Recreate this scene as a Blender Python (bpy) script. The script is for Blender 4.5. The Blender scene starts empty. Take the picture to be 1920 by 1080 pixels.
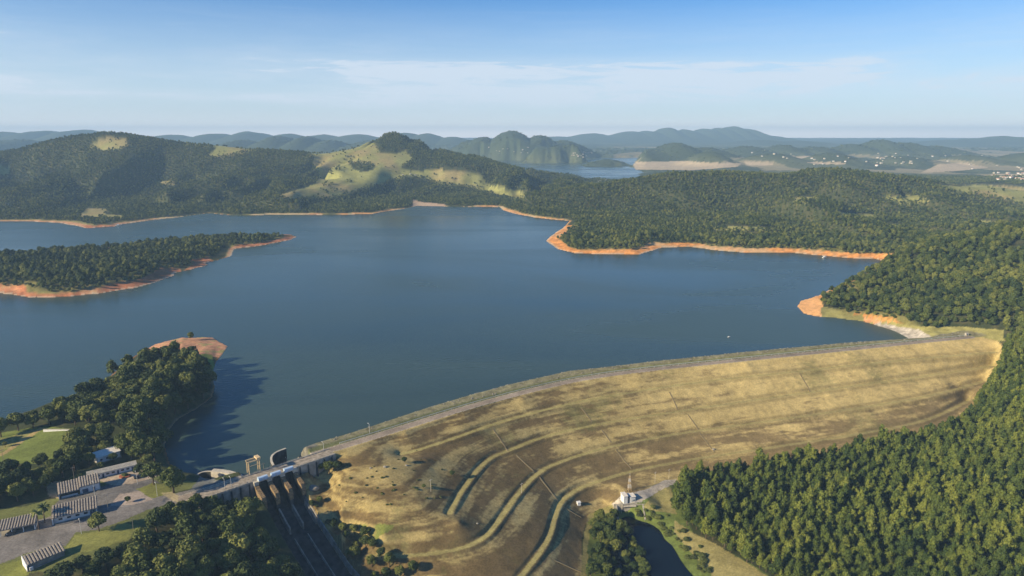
import bpy, math, random
import numpy as np
from mathutils import Vector
random.seed(7); rng = np.random.default_rng(11)
S = bpy.context.scene; COL = S.collection
# ------------------------------------------------------------------ camera, world, sun
CH = 200.0                       # camera height above the lake
PITCH = math.atan(290/1280)
cam = bpy.data.cameras.new('camera'); cam.sensor_width = 36; cam.lens = 24
cam.clip_start = 1; cam.clip_end = 80000
co = bpy.data.objects.new('camera', cam); COL.objects.link(co)
co.location = (0, 0, CH); co.rotation_euler = (math.pi/2 - PITCH, 0, 0); S.camera = co
SUN_EL = math.radians(25); SUN_AZ = math.radians(28)     # sun stands to the left, a little behind the camera
sd = Vector((-math.cos(SUN_AZ)*math.cos(SUN_EL), -math.sin(SUN_AZ)*math.cos(SUN_EL), math.sin(SUN_EL)))
sl = bpy.data.lights.new('sun', 'SUN'); sl.energy = 5.0; sl.angle = math.radians(0.5); sl.color = (1, 0.845, 0.57)
so = bpy.data.objects.new('sun', sl); COL.objects.link(so); so.location = (0, 0, 900)
so.rotation_euler = sd.to_track_quat('Z', 'Y').to_euler()
W = bpy.data.worlds.new('World'); S.world = W; W.use_nodes = True
nt = W.node_tree; nt.nodes.clear(); N = nt.nodes.new; L = nt.links.new
out = N('ShaderNodeOutputWorld'); bg = N('ShaderNodeBackground'); bg.inputs[1].default_value = 0.064
sky = N('ShaderNodeTexSky'); sky.sky_type = 'NISHITA'; sky.sun_disc = False
sky.sun_elevation = SUN_EL; sky.sun_rotation = math.atan2(sd.x, sd.y); sky.altitude = 800
sky.air_density = 1.0; sky.dust_density = 0.6; sky.ozone_density = 3.0
tc = N('ShaderNodeTexCoord'); sep = N('ShaderNodeSeparateXYZ'); L(tc.outputs['Generated'], sep.inputs[0])
# thin cirrus: noise on the sky direction projected to a high flat layer
def math_n(op, a, b=None, clamp=False):
    m = N('ShaderNodeMath'); m.operation = op; m.use_clamp = clamp
    for i, v in enumerate((a, b)):
        if v is None: continue
        if isinstance(v, (int, float)): m.inputs[i].default_value = v
        else: L(v, m.inputs[i])
    return m.outputs[0]
zc_ = math_n('MAXIMUM', sep.outputs[2], 0.0)
den = math_n('ADD', zc_, 0.06)
cx = N('ShaderNodeCombineXYZ'); L(math_n('DIVIDE', sep.outputs[0], den), cx.inputs[0]); L(math_n('DIVIDE', sep.outputs[1], den), cx.inputs[1])
def sky_noise(scale, sx, sy, detail, off, rough=0.6, dist=0.0):
    mp = N('ShaderNodeMapping'); L(cx.outputs[0], mp.inputs[0]); mp.inputs['Scale'].default_value = (sx, sy, 1); mp.inputs['Location'].default_value = off
    mp.inputs['Rotation'].default_value = (0, 0, math.radians(-12))
    n = N('ShaderNodeTexNoise'); n.inputs['Scale'].default_value = scale; n.inputs['Detail'].default_value = detail
    n.inputs['Roughness'].default_value = rough; n.inputs['Distortion'].default_value = dist; L(mp.outputs[0], n.inputs['Vector']); return n.outputs[0]
def ramp(v, lo, hi):
    m = N('ShaderNodeMapRange'); m.interpolation_type = 'SMOOTHSTEP'; L(v, m.inputs[0]); m.inputs[1].default_value = lo; m.inputs[2].default_value = hi
    return m.outputs[0]
cx2 = N('ShaderNodeCombineXYZ'); L(math_n('DIVIDE', sep.outputs[0], math_n('MAXIMUM', sep.outputs[1], 0.2)), cx2.inputs[0]); L(math_n('MULTIPLY', sep.outputs[2], 6.5), cx2.inputs[1])
cx = cx2
c1 = ramp(sky_noise(2.2, 1.0, 1.3, 9, (2.8, 0.64, 0), 0.56, 0.5), 0.30, 0.72)
c2 = ramp(sky_noise(5.0, 0.6, 1.9, 9, (0.4, 8.2, 0), 0.65, 1.0), 0.45, 0.75)
c3 = ramp(sky_noise(6.5, 0.9, 1.5, 9, (7.7, 3.3, 0), 0.68, 0.7), 0.32, 0.66)
band = math_n('MULTIPLY', ramp(sep.outputs[2], 0.01, 0.055), ramp(math_n('SUBTRACT', 0.17, sep.outputs[2]), 0.0, 0.10))
cl = math_n('ADD', math_n('MULTIPLY', math_n('MULTIPLY', c1, band), math_n('ADD', math_n('MULTIPLY', c3, 0.95), 0.50)), math_n('MULTIPLY', c2, 0.16))
hz = math_n('MULTIPLY', ramp(math_n('SUBTRACT', 0.25, sep.outputs[2]), 0.0, 0.25), 0.74)   # pale veil low over the horizon
veil = math_n('MAXIMUM', hz, cl); veil = math_n('MINIMUM', math_n('ADD', veil, math_n('MULTIPLY', cl, 0.25)), 0.92)
mx = N('ShaderNodeMix'); mx.data_type = 'RGBA'; L(veil, mx.inputs[0]); 
hsv = N('ShaderNodeHueSaturation'); hsv.inputs['Saturation'].default_value = 1.5; hsv.inputs['Value'].default_value = 1.12; L(sky.outputs[0], hsv.inputs['Color'])
tint = N('ShaderNodeMix'); tint.data_type = 'RGBA'; tint.blend_type = 'MULTIPLY'; tint.inputs[0].default_value = 1; L(hsv.outputs[0], tint.inputs[6]); tint.inputs[7].default_value = (.70, .95, 1.15, 1)
L(tint.outputs[2], mx.inputs[6]); mx.inputs[7].default_value = (6.6, 7.5, 8.6, 1)
low = N('ShaderNodeMix'); low.data_type = 'RGBA'; L(math_n('POWER', math_n('MULTIPLY', math_n('SUBTRACT', 0.05, sep.outputs[2]), 20.0, True), 3.6), low.inputs[0])
L(mx.outputs[2], low.inputs[6]); low.inputs[7].default_value = (13, 12.0, 11.5, 1)      # the bright strip of air right above the horizon
L(low.outputs[2], bg.inputs[0]); L(bg.outputs[0], out.inputs[0])
vs = S.view_settings; vs.view_transform = 'Standard'; vs.look = 'None'; vs.gamma = 1; vs.use_curve_mapping = False; vs.exposure = 0.72
S.cycles.max_bounces = 4; S.cycles.diffuse_bounces = 1; S.cycles.glossy_bounces = 2; S.cycles.transmission_bounces = 2
S.cycles.volume_bounces = 0; S.cycles.transparent_max_bounces = 4; S.cycles.sample_clamp_indirect = 4
S.cycles.use_denoising = True
# ------------------------------------------------------------------ helpers: pixel <-> world
ct, st = math.cos(PITCH), math.sin(PITCH)
def P(px, py, z=0.0):
    a = (px-960)/1280; b = (540-py)/1280; s = (CH-z)/(st-b*ct)
    return (a*s, (ct+b*st)*s)
def Q(px, py, Y):
    a = (px-960)/1280; b = (540-py)/1280; s = Y/(ct+b*st)
    return (a*s, Y, CH+(b*ct-st)*s)
def proj(x, y, z):
    f = y*ct - (z-CH)*st; u = y*st + (z-CH)*ct
    return 960+1280*x/f, 540-1280*u/f
def poly(pts, z=0.0): return np.array([P(a, b, z) for a, b in pts])
def hsh(ix, iy, seed):
    h = (ix.astype(np.int64)*374761393 + iy.astype(np.int64)*668265263 + seed*974711) & 0xffffffff
    h = ((h ^ (h >> 13))*1274126177) & 0xffffffff
    return ((h ^ (h >> 16)) & 0xffff)/65535.0
def vn(x, y, seed=0):
    ix = np.floor(x); iy = np.floor(y); fx = x-ix; fy = y-iy
    fx = fx*fx*(3-2*fx); fy = fy*fy*(3-2*fy)
    a = hsh(ix, iy, seed); b = hsh(ix+1, iy, seed); c = hsh(ix, iy+1, seed); d = hsh(ix+1, iy+1, seed)
    return (a*(1-fx)+b*fx)*(1-fy) + (c*(1-fx)+d*fx)*fy
def fbm(x, y, seed=0, o=4):
    s = 0; a = 0.5; t = 0
    for i in range(o):
        s = s + a*vn(x, y, seed+i*17); t += a; a *= 0.55; x = x*2.03+11.3; y = y*2.03+5.1
    return s/t
def sstep(x, a, b):
    t = np.clip((x-a)/(b-a), 0, 1); return t*t*(3-2*t)
def pip(x, y, pg):
    r = np.zeros(x.shape, bool); bb = (x > pg[:, 0].min()) & (x < pg[:, 0].max()) & (y > pg[:, 1].min()) & (y < pg[:, 1].max())
    xs = x[bb]; ys = y[bb]; q = np.zeros(xs.shape, bool); n = len(pg)
    for i in range(n):
        x1, y1 = pg[i]; x2, y2 = pg[(i+1) % n]
        if y1 == y2: continue
        q ^= ((y1 > ys) != (y2 > ys)) & (xs < (x2-x1)*(ys-y1)/(y2-y1)+x1)
    r[bb] = q; return r
def dseg(x, y, pl, closed=False):
    d = np.full(x.shape, 1e9); n = len(pl)
    for i in range(n if closed else n-1):
        x1, y1 = pl[i][:2]; x2, y2 = pl[(i+1) % n][:2]; vx, vy = x2-x1, y2-y1; l2 = vx*vx+vy*vy+1e-9
        t = np.clip(((x-x1)*vx+(y-y1)*vy)/l2, 0, 1)
        d = np.minimum(d, (x-x1-t*vx)**2+(y-y1-t*vy)**2)
    return np.sqrt(d)
def dense(pl, step):
    o = []
    for (a, b) in zip(pl[:-1], pl[1:]):
        n = max(1, int(math.dist(a, b)/step))
        o += [tuple(np.array(a)+(np.array(b)-np.array(a))*k/n) for k in range(n)]
    return o+[tuple(pl[-1])]
def smooth(pl, it=2):
    pl = [np.array(p, float) for p in pl]
    for _ in range(it):
        q = [pl[0]]
        for a, b in zip(pl[:-1], pl[1:]): q += [a*.75+b*.25, a*.25+b*.75]
        pl = q+[pl[-1]]
    return [tuple(p) for p in pl]
PX = lambda *a: np.array(a, float)
# ------------------------------------------------------------------ outlines measured from the photograph
CREST_Z = 10.0
crest_px = [(330,938),(400,915),(478,890),(540,869),(587,853),(646,836),(755,802),(865,767),(974,737),(1083,711),(1200,694.5),(1400,674),(1600,654),(1750,638.5),(1820,632)]
crest = smooth([P(a, b, CREST_Z) for a, b in crest_px])
lake_px = [(-500,880),(-100,815),(0,797),(60,774),(120,750),(170,730),(205,707),(235,682),(262,660),(290,645),(340,633),(400,633),(428,650),(418,664),(405,680),(396,700),(402,725),(398,745),(370,765),(335,785),(318,805),(308,835),(318,868),(345,885),(372,893),(385,893),(410,902),(445,897),(478,884),(515,873),(540,864),(576,850),(604,841),(648,827),(682,816),(792,779),(865,757),(937,737),(1047,711),(1200,692),(1400,671),(1600,651),(1712,640),
 (1700,632),(1680,622),(1650,612),(1610,602),(1570,596),(1530,594),(1505,588),(1493,575),(1500,563),(1520,558),(1545,549),(1580,533),(1620,514),(1650,500),(1668,492),(1640,486),(1600,484),(1545,480),(1480,474),(1400,474),(1340,469),(1290,463),(1240,465),(1200,478),(1150,477),(1080,475),(1045,467),(1022,452),(1030,443),(1055,428),(1068,414),(1040,412),(1000,408),(970,402),(945,394),(938,388),(880,388),(780,386),(765,390),(740,394),(700,401),(640,403),(500,403),(440,404),(390,400),(375,402),(330,408),(290,412),(230,420),(215,425),(160,428),(145,424),(110,418),(60,415),(0,415),(-200,415),(-500,415)]
isle_px = [(-500,560),(0,550),(60,558),(130,556),(200,549),(250,540),(290,530),(325,517),(325,512),(360,505),(392,497),(385,493),(410,488),(435,480),(440,467),(500,459),(545,450),(557,444),(545,440),(515,440),(480,440),(400,446),(300,455),(200,465),(100,474),(0,482),(-500,510)]
lake2_px = [(840,300),(1000,301),(1100,298),(1215,295),(1190,304),(1183,312),(1205,322),(1195,340),(1100,340),(1000,340),(880,330)]
isl2_px = [(980,303.5),(1090,303),(1110,305),(980,306.5)]; isl3_px = [(1085,309),(1180,308),(1190,312),(1100,314)]
berms = [ # z, pixels
 (2.4, [(752,851),(784,844),(865,817),(937,791),(1029,766),(1120,746),(1300,717),(1500,696),(1700,674),(1868,660)]),
 (-8.5, [(843,962),(860,929),(880,901),(902,873),(925,855),(953,845),(1009,822),(1066,807),(1150,790),(1234,777),(1400,752),(1600,724),(1750,703),(1862,686)]),
 (-17.5, [(690,1043),(740,1043),(784,1041),(841,1034),(883,1023),(914,1005),(939,971),(970,926),(1004,890),(1037,870),(1122,842),(1234,819),(1311,807),(1389,797),(1600,767),(1750,742),(1845,715)]),
 (-27, [(940,1125),(981,1075),(1009,1041),(1032,1005),(1040,968),(1051,940),(1080,918),(1122,902),(1178,885),(1234,873),(1305,860),(1361,852),(1472,835),(1600,816),(1740,790),(1815,752)])]
bermW = [(z, smooth([P(a, b, z) for a, b in pl])) for z, pl in berms]
lakeW, isleW, lake2W, isl2W, isl3W = (poly(p) for p in (lake_px, isle_px, lake2_px, isl2_px, isl3_px))
# spillway frame: x along the road, y upstream
O = P(515, 890, CREST_Z); a_, b_ = P(400, 925, CREST_Z), P(587, 862, CREST_Z)
RA = math.atan2(b_[1]-a_[1], b_[0]-a_[0]); AX = (math.cos(RA), math.sin(RA)); AN = (-math.sin(RA), math.cos(RA))
def L2W(lx, ly): return (O[0]+AX[0]*lx+AN[0]*ly, O[1]+AX[1]*lx+AN[1]*ly)
def floor_z(s): return np.interp(s, [0, 4, 22, 60, 110], [0, -4, -13, -27, -36])     # chute floor by distance downstream
# ------------------------------------------------------------------ height controls
C = []
def cz(lst):
    for px, py, z in lst: x, y = P(px, py, z); C.append((x, y, z))
def cq(lst, dy=0):
    for px, py, Y in lst: C.append(Q(px, py+dy, Y))
for z, pl in bermW:
    for p in dense(pl, 14): C.append((p[0], p[1], z))
for p in dense(crest, 14):
    C.append((p[0], p[1], CREST_Z))
for px, py in [(760,812),(870,778),(980,747),(1090,719),(1200,703),(1400,682),(1600,661),(1750,645),(1830,637)]: C.append((*P(px, py, 9.3), 9.3))
cz([(1100,968,-35),(1092,1000,-35),(1090,1050,-36),(1085,1090,-37),(1130,945,-34),(1160,938,-30),(1185,940,-29),(1215,938,-29),(1250,915,-29),(1270,900,-30),(1240,945,-33),(1235,975,-35),
    (1260,1000,-36),(1300,1060,-37),(1330,1010,-35),(1400,1060,-35),(1380,900,-34),(1550,880,-34),(1700,840,-33),(1400,1000,-35),(1600,1060,-34),(1500,950,-35),(1700,920,-33),(1780,810,-31),
    (1885,655,8),(1888,690,-3),(1875,725,-12),(1850,762,-22),(1830,792,-29),(1950,720,3),(1950,800,-12),(1925,660,13),(1900,870,-18),(1960,980,-16),(1920,1080,-20),(1800,1000,-28),
    (1160,990,-37),(1190,1010,-41),(1220,1060,-42),(1215,1000,-42),(1240,1090,-42),(1180,975,-40),(1270,1090,-41),
    (650,850,9),(700,866,7),(760,866,4.5),(800,862,2.5),(720,890,5),(690,920,1),(640,900,4),(760,915,1),(815,880,-1),(790,950,-3.5),(690,960,-4),(640,960,-5),(640,1000,-9),(720,1000,-9),(800,1000,-11),
    (690,1070,-22),(740,1090,-25),(850,1075,-22.5),(900,1060,-22),(860,980,-9.5),(640,1040,-18),
    (400,975,3),(420,1000,2),(370,1010,6),(450,1030,-3),(480,1070,-9),(330,1000,5),(330,962,8),(250,1010,10),(280,1060,2),(380,1080,0),(200,1060,9),(100,1090,9),(0,1070,10),(500,1120,-16),
    (0,980,11),(100,950,11),(200,940,11),(290,940,10.8),(350,925,10.3),(250,885,11),(150,900,11),(200,860,11.5),(120,860,12),(0,900,12),(-60,960,12),(60,830,12.5),(0,850,12.5),(120,808,12.5),(170,805,12),
    (0,1020,11),(60,1050,10.5),(150,1000,11),(230,800,12),(280,830,9),(260,760,11),(230,730,10),(300,720,10),(350,700,8),(330,680,6),(290,665,4.5),(370,655,3),(400,645,2.2),(345,645,3),(200,745,9),(100,780,9),(0,820,10),(-200,850,10),(-200,1000,12),(-400,950,12),
    (330,915,9),(400,905,8),(370,905,8),
    (0,520,9),(100,520,10),(250,500,10),(400,475,8),(480,448,6),(-200,530,10),(330,490,8),
    (1530,575,3),(1560,580,5),(1600,590,5),(1700,618,7),(1760,622,9),(1830,625,11),(1870,625,14)])
cq([(1600,532,830),(1700,495,900),(1800,455,950),(1900,425,1000),(1990,412,1020),(1750,560,750),(1850,540,740),(1920,520,760),(1920,600,640),(1620,560,800),(1700,590,700),(1800,590,670),(2000,600,600),(2050,700,540)])
ridge = [(-300,270,2500),(-100,285,2500),(0,285,2500),(60,268,2500),(120,252,2500),(190,245,2500),(240,254,2500),(300,262,2500),(340,264,2600),(385,262,2700),(420,266,2650),(500,276,2600),(560,282,2500),(600,294,2450),
 (600,286,2620),(650,273,2650),(690,258,2700),(715,247,2740),(740,243,2750),(765,247,2760),(800,262,2750),(860,282,2700),(920,300,2600),(980,318,2450),(1050,322,2700),(1120,334,2500),(1010,345,2150),
 (1090,350,1900),(1180,336,1950),(1250,322,1950),(1350,318,2000),(1450,325,2000),(1570,313,2000),(1640,322,2000),(1720,332,1950),(1800,352,1850),(1850,366,1750),(1960,378,1500)]
cq(ridge, 3.5)
cq([(-150,340,2050),(0,340,2050),(150,330,2100),(300,330,2100),(450,330,2100),(550,340,2050),(100,385,1780),(300,385,1780),(500,380,1780),(600,362,1900),(220,290,2350),(100,300,2300),(400,300,2350),(480,352,1950),
 (700,300,2450),(620,330,2250),(560,352,2050),(700,342,2150),(790,295,2550),(820,322,2350),(880,330,2250),(840,350,2100),(760,365,1980),(900,365,2000),(955,362,2050),(650,378,1880),(860,300,2500),
 (1150,420,1400),(1250,400,1450),(1300,440,1270),(1400,400,1450),(1500,400,1450),(1500,440,1250),(1650,400,1450),(1650,450,1200),(1100,440,1290),(1180,375,1650),(1350,360,1700),(1550,355,1700),(1750,390,1500),(1800,430,1250),(1720,470,1120),(1860,405,1400),(1000,392,1650),(1040,380,1700),(1100,395,1600),(1900,360,1900),(1850,348,2200),(1960,352,2200),(1790,348,2200)])
for px in range(-400, 2400, 150):
    C.append((*Q(px, 318, 3500)[:2], 8 if 700 < px < 1350 else 14)); C.append((*Q(px, 300, 4900)[:2], 5 if 800 < px < 1350 else 26))
    C.append((*Q(px, 275, 8000)[:2], 62)); C.append((*Q(px, 262, 12500)[:2], 95)); C.append((*Q(px, 258, 16500)[:2], 95))
    if px < 900: C.append((*Q(px, 300, 3200)[:2], 60))
cq([(-250,246,6200),(-100,249,6200),(0,247,6000),(40,250,6000),(80,244,6200),(150,242,6200),(175,247,6200),(230,254,6200),(280,251,7000),(340,254,7000),(400,250,6600),(440,252,6600),(480,246,6400),(520,249,6400),(560,254,6400),(600,254,7400),(640,251,8000),(680,252,8000),(730,250,8000),(780,248,8000),(815,252,8000),(850,260,6000),(880,262,6000),
    (890,260,5600),(920,251,5600),(940,247,5600),(960,245.5,5600),(985,250,5600),(1010,256,5500),(1050,265,5500),(1100,262,5400),(1120,260,5400),(1150,268,5300),(1200,275,5300),(900,283,4700),(960,272,4800),(1030,275,4700),(1100,278,4900),
    (1250,273,5200),(1270,268,5200),(1310,275,5200),(1400,272,5300),(1480,270,5200),(1560,273,5200),(1640,264,5600),(1680,265,5600),(1720,271,5600),(1600,270,5600)])
cq([(1040,254,12000),(1110,250,12000),(1150,247,12000),(1185,246.5,12000),(1220,243,12000),(1250,238.5,12000),(1275,242,12000),(1300,242,12000),(1340,240,12000),(1370,236.5,12000),(1400,243,12000),(1425,250,12000),(1460,257,12000),
    (1780,262,8500),(1820,262,8500),(1880,257,8500),(1920,256,8500),(1980,257,8500),(1550,260,13000),(1700,260,13000)])
for s_ in range(0, 111, 9):
    fz = float(floor_z(s_))
    C.append((*L2W(-18, -s_-3), fz+(11 if s_ > 8 else 5))); C.append((*L2W(18, -s_-3), fz+(5 if s_ > 8 else 6)))
for lx, z in ((-24,-2),(-33,-1),(-42,2),(24,0),(32,4)): C.append((*L2W(lx, -3), z))
for lx, z in ((-26,-6),(-34,-4),(26,-3)): C.append((*L2W(lx, -12), z))
C = np.array(C)
keep = [0]                                       # drop near-coincident controls
for i in range(1, len(C)):
    if min((C[keep, 0]-C[i, 0])**2+(C[keep, 1]-C[i, 1])**2) > 6: keep.append(i)
C = C[keep]
D = np.hypot(C[:, None, 0]-C[None, :, 0], C[:, None, 1]-C[None, :, 1])
n = len(C); Amat = np.zeros((n+1, n+1)); Amat[:n, :n] = -D; Amat[:n, n] = 1; Amat[n, :n] = 1
Amat[:n, :n] -= np.eye(n)*0.4
wts = np.linalg.solve(Amat, np.append(C[:, 2], 0))
def rbf(x, y):
    o = np.full(x.shape, wts[n])
    for i in range(n): o -= wts[i]*np.sqrt((x-C[i, 0])**2+(y-C[i, 1])**2)
    return o
# ------------------------------------------------------------------ the height grid (one sheet out to the horizon)
Ys = list(np.arange(186, 500, 0.75))+list(np.arange(500, 700, 1.3))
while Ys[-1] < 15300: Ys.append(Ys[-1]*1.0075)
Ys = np.array(Ys); NT = 1150; TS = np.linspace(-0.98, 0.98, NT); NR = len(Ys)
GY, GT = np.meshgrid(Ys, TS, indexing='ij'); GX = GT*(GY*ct+CH*st)
x, y = GX.ravel(), GY.ravel()
HILLS = [(9000, [(-220,248,70),(-120,246,60),(0,247,50),(80,245,35),(150,242,38),(230,254,50),(320,253,45),(400,250,40),(470,246,42),(540,251,40),(600,253,50),(670,252,60),(760,249,45),(800,251,40),(850,257,40)], 900),
 (6200, [(-60,256,45),(30,261,34),(450,262,40),(520,255,42),(575,257,34),(620,263,35),(700,262,60),(880,262,30)], 600),
 (5800, [(958,246.5,48),(905,259,40),(1012,257,40),(1060,266,45)], 700),
 (5100, [(1060,270,60),(1117,262,22),(930,276,90),(1010,273,70),(1105,273,75),(1180,278,60),(1268,270,45),(1325,277,50),(1220,281,50)], 500),
 (12000, [(1040,256,60),(1110,250,50),(1180,247,45),(1215,246,30),(1250,239,24),(1285,243,28),(1320,242,26),(1347,240.5,20),(1372,236.5,22),(1402,242,22),(1435,253,30)], 1100),
 (5600, [(1400,273,50),(1470,271,40),(1530,274,45),(1600,269,40),(1650,263,38),(1700,268,45),(1760,274,50)], 380),
 (9500, [(1430,262,40),(1500,264,50),(1790,263,50),(1840,260,45),(1885,256,40),(1940,256,50),(2010,257,60)], 800),
 (4300, [(1450,288,60),(1560,286,50),(1700,292,60),(1820,290,50),(1930,286,60),(1330,284,40)], 260)]
def far_hills(x, y, H):
    f = y > 2750
    if not f.any(): return H
    X, Y = x[f], y[f]; base = np.interp(Y, [2700, 4000, 5300, 8000, 12000, 16000], [12, 8, 14, 38, 74, 108]); up = np.zeros(X.shape)
    for Yc, hl, wd in HILLS:
        for px, py, w in hl:
            xc, _, zt = Q(px, py, Yc); wm = w*Yc/1280; b0 = float(np.interp(Yc, [2700, 4000, 5300, 8000, 12000, 16000], [12, 8, 14, 38, 74, 108]))
            g = (zt-b0)*np.exp(-((X-xc)/wm)**2-np.abs((Y-Yc)/wd)**2.2); up = np.maximum(up, g)+.12*np.minimum(up, g)
    rg = 1-np.abs(fbm(X/520, Y/900, 401, 5)-.5)*3.2
    Hf = base+up*(.90+.11*rg)
    t = sstep(Y, 2750, 3300); o = H.copy(); o[f] = H[f]*(1-t)+Hf*t; return o
def field(x, y):
    wob = np.clip(y/900, 0.25, 2.4)
    nx = (fbm(x/(34*wob), y/(34*wob), 3, 4)-.5)*9*wob; ny = (fbm(x/(34*wob), y/(34*wob), 9, 4)-.5)*9*wob
    dcr = dseg(x, y, crest)
    k = sstep(dcr, 10, 40); xw = x+nx*k; yw = y+ny*k*1.4
    d = dseg(xw, yw, lakeW, True); d = np.where(pip(xw, yw, lakeW), -d, d)
    di = dseg(xw, yw, isleW, True); di = np.where(pip(xw, yw, isleW), di, -di)
    d = np.maximum(d, di)
    far = y > 2600
    if far.any():
        xf, yf = x[far]+nx[far]*3, y[far]+ny[far]*6
        d2 = dseg(xf, yf, lake2W, True); d2 = np.where(pip(xf, yf, lake2W), -d2, d2)
        for isl in (isl2W, isl3W):
            d3 = dseg(xf, yf, isl, True); d3 = np.where(pip(xf, yf, isl), d3, -d3); d2 = np.maximum(d2, d3)
        d[far] = np.minimum(d[far], d2)
    H = far_hills(x, y, rbf(x, y))
    Wd = np.interp(y, [300, 600, 1000, 2000], [13, 20, 45, 90])
    cy = np.interp(x, [p[0] for p in crest], [p[1] for p in crest])
    down = (x > L2W(-44, 0)[0]) & (y < cy)
    amp = np.interp(y, [250, 600, 1200, 2500, 5000, 12000], [0.3, 1.5, 8, 10, 8, 14])*sstep(d, 5, 60+y*0.03)
    sc = np.interp(y, [500, 1500, 3000, 12000], [40, 170, 300, 900])
    sq = (fbm(x/170, y/170, 21, 5)-.5)*np.clip((2800-y)/800, 0, 1)+(fbm(x/430, y/430, 31, 5)-.5)*np.clip((y-2000)/800, 0, 1)
    sq2 = 0.5-np.abs(fbm(x/260, y/260, 41, 4)-.5)*4*0.5
    Hn = H+amp*(sq*1.2+(sq2-.35)*0.6*(y > 900))*(~down)
    px_ = 960+1280*x/(y*ct+(CH-H)*st); cap = np.where(px_ < 985, 250, 150); prot = np.where(px_ < 985, 1-np.exp(-((y-2560)/170)**2), 1-np.exp(-((y-1960)/110)**2))
    wx_ = fbm(x/500, y/500, 71, 3)*2.2; rv = np.abs(fbm(x/270+wx_, y/1000+wx_*.5, 77, 3)-.5)*4
    rv2 = np.abs(fbm(x/120+wx_, y/330, 79, 3)-.5)*4
    vm = prot*np.clip(H/45, 0, 1)*np.clip((cap-H)/60, 0, 1)*np.clip((y-1050)/300, 0, 1)*np.clip((3000-y)/300, 0, 1)*(~down)
    Hn = Hn-vm*((1-sstep(rv, 0, .9))*np.where(px_ < 985, 75, 50)+(1-sstep(rv2, 0, .8))*10)
    land = Hn*sstep(d, 0, Wd)
    land = np.where(down, np.where(d > 0, H+(fbm(x/9, y/9, 5, 3)-.5)*0.5, land), np.maximum(land, 0.11*np.clip(d, 0, 40)+0.1))
    h = np.where(d > 0, land, np.maximum(-0.25*-d*0+d*0.25, -8)-0.25)
    # flat berm tracks, crest and chute trench
    hb = np.full(x.shape, -99.0); db = np.full(x.shape, 99.0)
    nr = y < 640
    for z, pl in bermW:
        dd = dseg(x[nr], y[nr], pl); t = sstep(dd, 1.5, 3.8)
        h[nr] = z*(1-t)+h[nr]*t; db[nr] = np.minimum(db[nr], dd)
    t = sstep(dcr, 4.6, 7.0); h = np.where(y < 640, CREST_Z*(1-t)+h*t, h)
    lx = (x-O[0])*AX[0]+(y-O[1])*AX[1]; ly = (x-O[0])*AN[0]+(y-O[1])*AN[1]
    h = np.where((np.abs(lx) < 12.4) & (ly < 14) & (ly > -130), np.minimum(h, np.minimum(floor_z(-ly)-1.5, -3)), h)
    h = np.where((lx > -14) & (lx < 27) & (ly > 9.4) & (ly < 34), np.minimum(h, -3), h)
    h = np.where((lx > -42) & (lx < 38) & (ly < 0.3) & (ly > -2.2), np.minimum(h, np.interp(lx, [-42,-13,13,38], [2,-6,-4,6])), h)
    h = np.where((lx > -42) & (lx < -12) & (ly <= 0.4) & (ly > -12), np.minimum(h, 0), h)
    # level yards of the compound
    return h, d, db, dcr, down, lx, ly
h, dsh, db, dcr, down, lx, ly = field(x, y)
GH = h.reshape(NR, NT); GD = dsh.reshape(NR, NT)
def grid_at(G, X, Y):
    X = np.atleast_1d(np.asarray(X, float)); Y = np.atleast_1d(np.asarray(Y, float))
    t = (X/(Y*ct+CH*st)-TS[0])/(TS[1]-TS[0]); t = np.clip(t, 0, NT-1.001); i = np.clip(np.searchsorted(Ys, Y)-1, 0, NR-2)
    f = np.clip((Y-Ys[i])/(Ys[i+1]-Ys[i]), 0, 1); j = t.astype(int); g = t-j
    return (G[i, j]*(1-g)+G[i, j+1]*g)*(1-f)+(G[i+1, j]*(1-g)+G[i+1, j+1]*g)*f
def hz_at(X, Y): return float(grid_at(GH, X, Y)[0])
def ground_px(px, py):
    """the ground point seen at a pixel of the photograph"""
    a = (px-960)/1280; b = (540-py)/1280; s = Ys/(ct+b*st); z = CH+(b*ct-st)*s
    g = grid_at(GH, a*s, Ys); g = np.maximum(g, np.where(Ys > cyy(a*s), 0, -99))
    k = np.nonzero(z <= g)[0]; k = k[0] if len(k) else -1
    if k <= 0: return (a*s[k], Ys[k], g[k])
    d0, d1 = z[k-1]-g[k-1], z[k]-g[k]; f = d0/(d0-d1+1e-9)
    X, Y = a*(s[k-1]+(s[k]-s[k-1])*f), Ys[k-1]+(Ys[k]-Ys[k-1])*f
    return (X, Y, hz_at(X, Y))
def cyy(X): return np.interp(X, [p[0] for p in crest], [p[1] for p in crest])
ppx, ppy = proj(x, y, h)
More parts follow.
